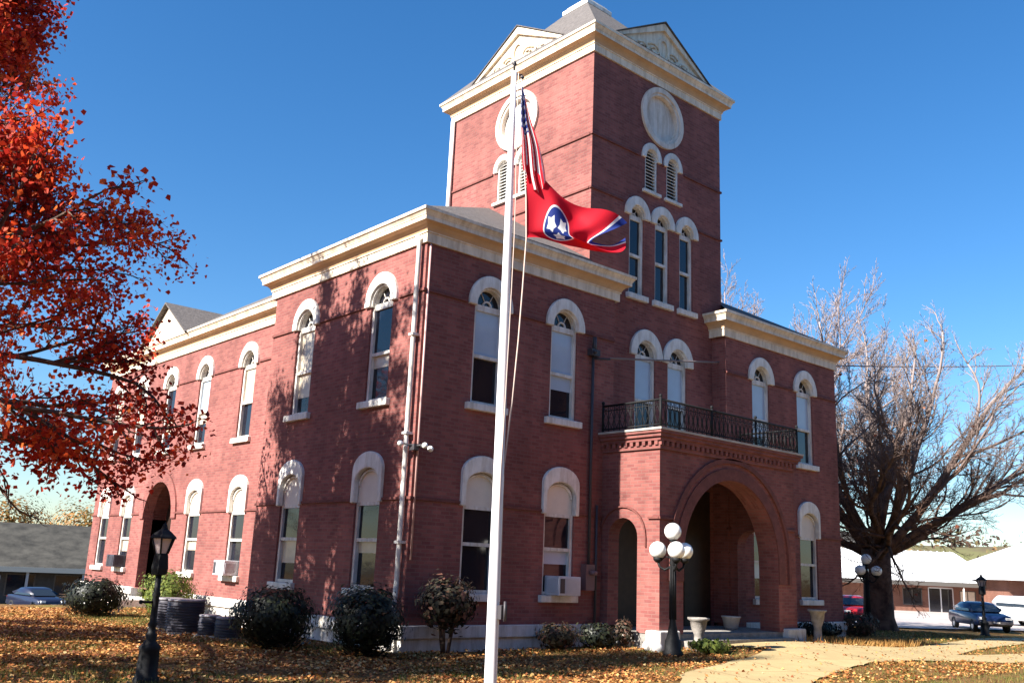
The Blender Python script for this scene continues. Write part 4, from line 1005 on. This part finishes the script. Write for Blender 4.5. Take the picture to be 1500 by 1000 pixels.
# ------------------------------------------------------------------ vehicles
def paint(name, c): 
    m = mat(name, c, .35, coat=.35, spec=.4); return m
CGLASS = mat('car_glass', (.02, .025, .03), .08, spec=.6)
def car(x, y, heading, paintm, label, suv=False, name='parked_car', z=None):
    L_, W_, Hh = (4.7, 1.85, 1.75) if suv else (4.6, 1.78, 1.42)
    zz_ = gz(x, y)+.08 if z is None else z
    e_ = empty(name, (x, y, zz_), label, 'car', 'cars parked near the courthouse', heading)
    if suv: low = [(-2.35, .38), (-2.33, .75), (-2.2, .98), (-1.1, 1.08), (2.2, 1.08), (2.33, .95), (2.35, .42), (2.2, .30), (-2.2, .28)]; gh = [(-1.25, 1.05), (-.55, 1.70), (.2, 1.75), (2.0, 1.72), (2.25, 1.05)]
    else: low = [(-2.3, .35), (-2.28, .6), (-2.1, .76), (-1.0, .90), (1.5, .92), (2.15, .90), (2.28, .75), (2.3, .40), (2.1, .24), (-2.1, .24)]; gh = [(-1.15, .88), (-.35, 1.36), (.3, 1.42), (.95, 1.37), (1.75, .88)]
    b = MB()
    def loft(prof, xs_, sc_):
        V = []; F = []; k = len(prof); cy = sum(p[0] for p in prof)/k; cz = sum(p[1] for p in prof)/k
        for xx, s_ in zip(xs_, sc_):
            V += [(xx, cy+(p[0]-cy)*s_[0], cz+(p[1]-cz)*s_[1]) for p in prof]
        for i in range(len(xs_)-1):
            for j in range(k): F.append((i*k+j, i*k+(j+1) % k, (i+1)*k+(j+1) % k, (i+1)*k+j))
        F += [tuple(range(k-1, -1, -1)), tuple((len(xs_)-1)*k+j for j in range(k))]; b.add(V, F, True)
    h = W_/2
    loft(low, [-h, -h*.93, -h*.7, h*.7, h*.93, h], [(.94, .80), (.975, .95), (1, 1), (1, 1), (.975, .95), (.94, .80)])
    loft(gh, [-h*.86, -h*.72, -h*.5, h*.5, h*.72, h*.86], [(1, .35), (.93, .93), (.95, 1), (.95, 1), (.93, .93), (1, .35)])
    body = b.build('body', paintm, e_, uv=False)
    top = Hh; z1, z2 = (1.12, 1.62) if suv else (.95, 1.30)
    w1, w2 = h*.80, h*.66
    g_ = MB(); fy = [gh[0][0]-.02, gh[1][0]-.03]; g_.add([(-w1, fy[0]+.05, z1), (w1, fy[0]+.05, z1), (w2, fy[1]-.03, z2), (-w2, fy[1]-.03, z2), (-w1, fy[0]+.09, z1), (w1, fy[0]+.09, z1), (w2, fy[1]+.01, z2), (-w2, fy[1]+.01, z2)], [(0, 1, 2, 3), (4, 7, 6, 5), (0, 4, 5, 1), (2, 6, 7, 3)]); g_.build('windscreen', CGLASS, e_)
    ry = [gh[-1][0]+.0, gh[-2][0]+.06]; g_ = MB(); g_.add([(-w1, ry[0], z1), (w1, ry[0], z1), (w2, ry[1], z2), (-w2, ry[1], z2), (-w1, ry[0]-.05, z1), (w1, ry[0]-.05, z1), (w2, ry[1]-.05, z2), (-w2, ry[1]-.05, z2)], [(3, 2, 1, 0), (5, 6, 7, 4), (1, 5, 4, 0), (3, 7, 6, 2)]); g_.build('rear_window', CGLASS, e_)
    for s_ in (-1, 1):
        g_ = MB(); a, b2 = gh[0][0]+.35, gh[-1][0]-.35; c, d = gh[1][0]+.1, gh[-2][0]-.1
        g_.add([(s_*h*.885, a, z1), (s_*h*.885, b2, z1), (s_*h*.78, d, z2), (s_*h*.78, c, z2), (s_*h*.84, a, z1), (s_*h*.84, b2, z1), (s_*h*.73, d, z2), (s_*h*.73, c, z2)], [(0, 1, 2, 3), (7, 6, 5, 4), (0, 4, 5, 1), (3, 2, 6, 7), (1, 5, 6, 2), (0, 3, 7, 4)]); g_.build('side_window', CGLASS, e_)
        for yy in (-1.42, 1.38):
            wr = .37 if suv else .32; w_ = MB()
            Vt = [[(r_, o) for r_, o in ((.2, 0), (wr-.02, .0), (wr, .03), (wr, .17), (wr-.02, .2), (.2, .2))]][0]
            V = []; F = []; N = 20
            for r_, o in Vt:
                for k in range(N): an = 2*PI*k/N; V.append((s_*(h-.19+o), yy+r_*math.cos(an), wr-.06+r_*math.sin(an)))
            for i in range(len(Vt)-1):
                for k in range(N): F.append((i*N+k, i*N+(k+1) % N, (i+1)*N+(k+1) % N, (i+1)*N+k))
            w_.add(V, F, True); wh = w_.build('wheel', RUBBER, e_, uv=False)
            w_ = MB(); w_.prism([(yy+.21*math.cos(2*PI*k/16), wr-.06+.21*math.sin(2*PI*k/16)) for k in range(16)], lambda u, v, d: (s_*(h-.19+d), u, v), .12, .185); w_.build('rim', ALU, wh)
        lt = MB(); lt.box(min(s_*h*.55, s_*h*.88), low[0][0]-.015, .58 if not suv else .78, max(s_*h*.55, s_*h*.88), low[0][0]+.16, .70 if not suv else .95); lt.build('headlight', mat('lamp_lens', (.75, .75, .72), .15), e_)
        lt = MB(); lt.box(min(s_*h*.6, s_*h*.9), 2.2, .66 if not suv else .8, max(s_*h*.6, s_*h*.9), 2.32, .80 if not suv else 1.05); lt.build('tail_light', mat('tail_lens', (.35, .01, .01), .2), e_)
    for q in ((-h*.9, low[0][0]-.06, .34, h*.9, low[0][0]+.1, .50), (-h*.9, 2.2, .34, h*.9, 2.38, .52)):
        bp = MB(); bp.box(*q); bp.build('bumper', DARKMETAL, e_, bevel=.03)
    for q in ((-.16, low[0][0]-.075, .40, .16, low[0][0]-.055, .49), (-.16, 2.37, .56, .16, 2.392, .66)):
        pl = MB(); pl.box(*q); pl.build('number_plate', PLANTER, e_)
    return e_
car(42.8, 7.4, R(-48), paint('blue_paint', (.006, .014, .05)), 'dark blue car parked at the edge of the right lawn')
car(52.5, 8.3, R(-20), paint('white_paint_car', (.75, .75, .75)), 'white sport utility vehicle parked behind the blue car', suv=True, name='parked_suv')
car(46.7, 3.3, R(-48), paint('steel_blue_paint', (.06, .09, .14)), 'steel blue car at the right edge of the lawn, nearest the frame edge')
car(38.0, 12.2, R(-48), paint('red_paint', (.40, .015, .02)), 'red car half hidden beside the right corner of the building')
car(7.6, 50.5, R(10), paint('navy_paint', (.012, .015, .035)), 'dark sedan parked across the street left of the courthouse')
car(3.2, 52.5, R(14), paint('crimson_paint', (.34, .02, .04)), 'red car at the far left edge across the street')

# ------------------------------------------------------------------ buildings beyond
def building(name, x, y, rz, label, cat): return empty(name, (x, y, gz(x, y)), label, cat, None, rz)
# low store on the right: long front facing the camera
st_ = building('store', 70.8, 23.6, R(-41), 'low brick store with a long white roof and glass double doors', 'store')
b = MB(); WH = lambda u, v, d: (u, d, v)
door = rect(.3, 2.5, -.3, 2.1); wn = [rect(-1.9, -.2, .55, 2.0), rect(3.0, 4.4, .2, 1.9), rect(-13.2, -9.0, .5, 2.0)]; XE = 5.4
b.panel(rect(-18, XE, -.6, 2.5), [door]+wn, WH, reveal=.2); b.box(-18, .21, -.6, -17.7, 14, 2.5); b.box(XE-.3, .21, -.6, XE, 14, 2.5); b.box(-18, 13.7, -.6, XE, 14, 2.5); b.build('wall', STOREBRICK, st_)
b = MB(); b.add([(-19, -1.4, 2.55), (6, -1.4, 2.55), (6, 7, 5.3), (-19, 7, 5.3), (-19, 15, 2.55), (6, 15, 2.55), (-19, -1.4, 2.3), (6, -1.4, 2.3), (6, 15, 2.3), (-19, 15, 2.3)], [(0, 1, 2, 3), (3, 2, 5, 4), (6, 9, 8, 7)])
x = -19
while x < 6: b.add([(x, -1.4, 2.56), (x+.07, -1.4, 2.56), (x+.07, 7, 5.31), (x, 7, 5.31), (x+.035, -1.4, 2.63), (x+.035, 7, 5.38)], [(0, 4, 5, 3), (4, 1, 2, 5)]); x += .6
b.build('roof', METALROOF, st_)
b = MB(); b.box(-19, -1.45, 2.2, 6, -1.3, 2.56); b.build('fascia', FASCIA, st_)
d_ = MB(); d_.box(.3, .05, -.3, .4, .15, 2.1); d_.box(2.4, .05, -.3, 2.5, .15, 2.1); d_.box(1.35, .05, -.3, 1.45, .15, 2.1); d_.box(.3, .05, 2.0, 2.5, .15, 2.12); dd_ = d_.build('door', ALU, st_)
for a in (.4, 1.45): g_ = MB(); g_.box(a, .09, -.25, a+.95, .11, 2.0); g_.build('pane', GLASS, dd_)
for k, r_ in enumerate(wn):
    (a, c), (b2, _), (_, d2), _ = r_
    f = MB(); f.box(a, .04, c, a+.08, .14, d2); f.box(b2-.08, .04, c, b2, .14, d2); f.box(a, .04, d2-.08, b2, .14, d2); f.box(a, .04, c, b2, .14, c+.08); f.box((a+b2)/2-.03, .05, c, (a+b2)/2+.03, .13, d2)
    fo = f.build('window', FASCIA, st_); g_ = MB(); g_.box(a+.08, .09, c+.08, b2-.08, .11, d2-.08); g_.build('pane', SIDING if k == 1 else GLASS, fo)
for x in (-12, -4.5, 2.75, 5): b = MB(); b.tube([(x, -1.3, -.5), (x, -1.3, 2.3)], .07, 8); b.build('post', WHITE, st_)
b = MB(); b.box(-18, -2.2, -.6, XE, .0, -.28); b.build('walkway', CONC, st_)

# white gabled hall at the right edge
hb = building('hall', 77, 11.5, R(-41), 'hall with a big white hipped roof at the right edge behind the parked cars', 'building')
b = MB(); b.box(-8, .05, -1, 14, 12, 3.2); b.build('wall', STOREBRICK, hb)
b = MB(); b.add([(-9, -1, 3.1), (15, -1, 3.1), (15, 6, 6.6), (-2.2, 6, 6.6), (-9, 13, 3.1), (15, 13, 3.1), (-9, -1, 2.9), (15, -1, 2.9), (-9, 13, 2.9)], [(0, 1, 2, 3), (3, 2, 5, 4), (0, 3, 4), (6, 7, 1, 0), (8, 6, 0, 4)])
for k in range(24): x = -2+k*.7; b.add([(x, -1, 3.11), (x+.07, -1, 3.11), (x+.07, 6, 6.61), (x, 6, 6.61), (x+.035, -1, 3.18), (x+.035, 6, 6.68)], [(0, 4, 5, 3), (4, 1, 2, 5)])
b.build('roof', METALROOF, hb)
b = MB(); b.box(-3, 0, .2, 0, .06, 2.2); b.build('window', FASCIA, hb)
b = MB(); b.box(-7.0, -.8, -1, -6.7, -.5, 3); b.build('post', WHITE, hb)

# small pale house behind, between corner and tree
hs_ = building('house', 92, 44, R(-50), 'pale house on the rise behind the low store', 'house')
b = MB(); b.box(-4, 0, -1, 4, 6, 6.2); b.build('wall', SIDING, hs_)
b = MB(); b.add([(-4.6, -.6, 6.1), (4.6, -.6, 6.1), (4.6, 3, 8), (-4.6, 3, 8), (-4.6, 6.6, 6.1), (4.6, 6.6, 6.1)], [(0, 1, 2, 3), (3, 2, 5, 4), (0, 3, 4), (1, 5, 2)]); b.build('roof', DARKSHINGLE, hs_)
for x in (-2.2, 1): b = MB(); b.box(x, -.06, 3.6, x+1.1, 0, 5.2); b.build('window', FASCIA, hs_)

# unseen brick blocks added behind the camera, tall to cut sky light; windows mirror them
for k, (x, w_, h_, lab) in enumerate([(-44, 26, 16, 'four storey unseen brick block added across the front street, left of the others'), (-18, 24, 18, 'tallest unseen brick block added across the front street facing the porch'), (6, 34, 16.5, 'widest unseen brick block added across the front street, right of the others')]):
    ob = building('unseen_brick_block', x, -31, 0, lab, 'building')
    b = MB(); wn = [rect(1.5+2.6*i, 2.7+2.6*i, z_, z_+2) for i in range(int((w_-3)/2.6)) for z_ in (4.6, 8.6, 12.4)]+[rect(1.2+4.4*i, 4.6+4.4*i, .2, 3.0) for i in range(int((w_-3)/4.4))]
    b.panel(rect(0, w_, -1, h_), wn, lambda u, v, d: (u, -d, v), reveal=.2); b.box(0, -10, -1, w_, -.3, h_-.4); b.build('wall', STOREBRICK, ob)
    b = MB(); b.box(-.1, -.1, h_, w_+.1, .25, h_+.35); b.build('parapet', CREAM, ob)
# long dark roofed building on the left
lb = building('shop', 12.6, 71, R(-12), 'long low building with a dark shingled roof beyond the left street', 'building')
b = MB(); b.box(-26, 0, -1, 8, 14, 3.1); b.build('wall', mat('dark_wall', (.06, .06, .06), .8, var=.3), lb)
b = MB(); b.add([(-27, -1.5, 2.9), (9, -1.5, 2.9), (9, 7, 6.6), (-27, 7, 6.6), (-27, 15.5, 2.9), (9, 15.5, 2.9)], [(0, 1, 2, 3), (3, 2, 5, 4), (0, 3, 4), (1, 5, 2)]); b.build('roof', mat('brown_shingles', (.05, .046, .038), .95, var=.6, vscale=.8, bump=.7, bscale=5), lb)
b = MB(); b.box(-27, -1.55, 2.55, 9, -1.42, 2.95); b.build('fascia', mat('grey_fascia', (.22, .24, .24), .6), lb)
for x in (-9, -5.4, -1.8, 1.8, 5):
    b = MB(); b.box(x, -.05, .6, x+2.2, .02, 2.4); wd = b.build('window', FASCIA, lb); b = MB(); b.box(x+.1, -.07, .7, x+2.1, -.045, 2.3); b.build('pane', GLASS, wd)
GREYPOST = mat('grey_post', (.35, .37, .38), .6)
for x in (-7, -.4, 3.8): b = MB(); b.box(x, -1.35, -1, x+.2, -1.15, 2.6); b.build('post', GREYPOST, lb)

mk = empty('stone_marker', (4.5, 49, gz(4.5, 49)), 'pale upright stone marker by the left street', 'monument')
b = MB(); b.box(-.55, -.4, -.3, .55, .4, .25); b.build('plinth', CONC, mk, bevel=.03)
b = MB(); b.box(-.42, -.22, .25, .42, .22, 2.1); b.prism(arch_outline(.42, 2.1, 2.1, .2, 10), TO, -.22, .22); b.build('slab', mat('grey_stone', (.42, .40, .42), .8, var=.5, vscale=3), mk)

# ------------------------------------------------------------------ far trees and hills
AUT = leafmat('autumn_far_leaf', [(0, (.07, .06, .02)), (.4, (.17, .12, .03)), (.75, (.34, .15, .04)), (1, (.40, .20, .06))], .2)
AUTG = leafmat('olive_far_leaf', [(0, (.05, .06, .02)), (.6, (.12, .12, .035)), (1, (.24, .18, .05))], .2)
def far_tree(x, y, h, r, m, label, seed, n=4600, size=.30):
    z = gz(x, y); t = empty('autumn_tree', (x, y, z), label, 'tree', 'autumn trees beyond the left building'); rg = np.random.default_rng(seed)
    d = rg.normal(size=(n, 3)); d /= np.linalg.norm(d, axis=1)[:, None]; rad = rg.uniform(.2, 1, n)**.4
    lump = 1+.22*np.sin(d[:, 0]*4+seed)*np.sin(d[:, 1]*5)*np.sin(d[:, 2]*4+1)
    p = d*(rad*lump)[:, None]; c = np.stack([p[:, 0]*r, p[:, 1]*r, h*.58+p[:, 2]*h*.42], 1)
    leaf_mesh('crown', c, size, m, t, seed, shape='small')
    b = MB(); b.tube([(0, 0, -.5), (0, 0, h*.3), (.1, 0, h*.7)], [.35, .25, .1], 8)
    rr = random.Random(seed)
    for k in range(6): a = rr.uniform(0, 2*PI); b.tube([(0, 0, h*(.25+.06*k)), (r*.7*math.cos(a), r*.7*math.sin(a), h*(.45+.07*k))], [.12, .03], 5)
    b.build('trunk', BARK, t)
for k, (x, y, h, r, m, lb_) in enumerate([(-8, 92, 9.5, 4.5, AUT, 'rusty autumn tree at the far left edge behind the dark roof'), (6, 94, 11.5, 6.0, AUTG, 'widest olive tree behind the dark roofed building'), (16, 95, 11.0, 5.0, AUT, 'orange brown tree right of the widest olive tree'), (23, 92, 10.4, 4.6, AUT, 'orange tree beside the far corner of the courthouse'), (31, 96, 11, 5, AUT, 'autumn tree half hidden behind the far end of the courthouse')]):
    far_tree(x, y, h, r, m, lb_, 60+k)
bare(25.5, 78, 66, 'slender bare tree rising beside the far end of the courthouse', 1.1, .3, dens=(6, 5, 4, 3), bark=LBARK, lv=3, tilt=(8, 45), limbs=7)
def hill(name, cx, cy, L_, Wd, h, ang, m):
    mb = MB(); N, K = 60, 16; V = []; c, s = math.cos(ang), math.sin(ang); r_ = random.Random(3)
    ph = [r_.uniform(0, 6) for _ in range(5)]
    for j in range(K+1):
        for i in range(N+1):
            u = (i/N-.5)*2; v = (j/K-.5)*2
            hh = h*math.cos(v*PI/2)**2*(math.cos(u*PI/2)**.5 if abs(u) < 1 else 0)*(1+.18*math.sin(u*5+ph[0])+.1*math.sin(u*11+ph[1])+.05*math.sin(u*23+ph[2]))
            X, Y = u*L_/2, v*Wd/2; V.append((cx+X*c-Y*s, cy+X*s+Y*c, -4+hh))
    mb.add(V, [(j*(N+1)+i, j*(N+1)+i+1, (j+1)*(N+1)+i+1, (j+1)*(N+1)+i) for j in range(K) for i in range(N)], True)
    tag(mb.build(name, m, uv=False), kind='structure')
hill('hills', 330, 85, 700, 200, 18, R(110), HILLM)
hill('hills', 60, 420, 700, 200, 11, R(0), HILLM)

WOOD = leafmat('far_wood_leaf', [(0, (.05, .035, .03)), (.4, (.11, .07, .05)), (.7, (.12, .11, .045)), (1, (.24, .13, .06))], .2)
rw = np.random.default_rng(77); cw = []
for k in range(420):
    t_ = rw.uniform(-1, 1); v_ = rw.uniform(-.9, .25); a_ = R(110); X, Y = t_*300, -v_*95
    bx, by = 330+X*math.cos(a_)-Y*math.sin(a_), 85+X*math.sin(a_)+Y*math.cos(a_)
    bz = -4+18*math.cos(v_*PI/2)**2*.95; hh = rw.uniform(3, 6)
    p = rw.normal(size=(34, 3))*np.array([hh*.45, hh*.45, hh*.4])+np.array([bx, by, bz+hh*.5]); cw.append(p)
tag(leaf_mesh('far_wood', np.concatenate(cw), 1.5, WOOD, None, 78, shape='small'), kind='stuff')
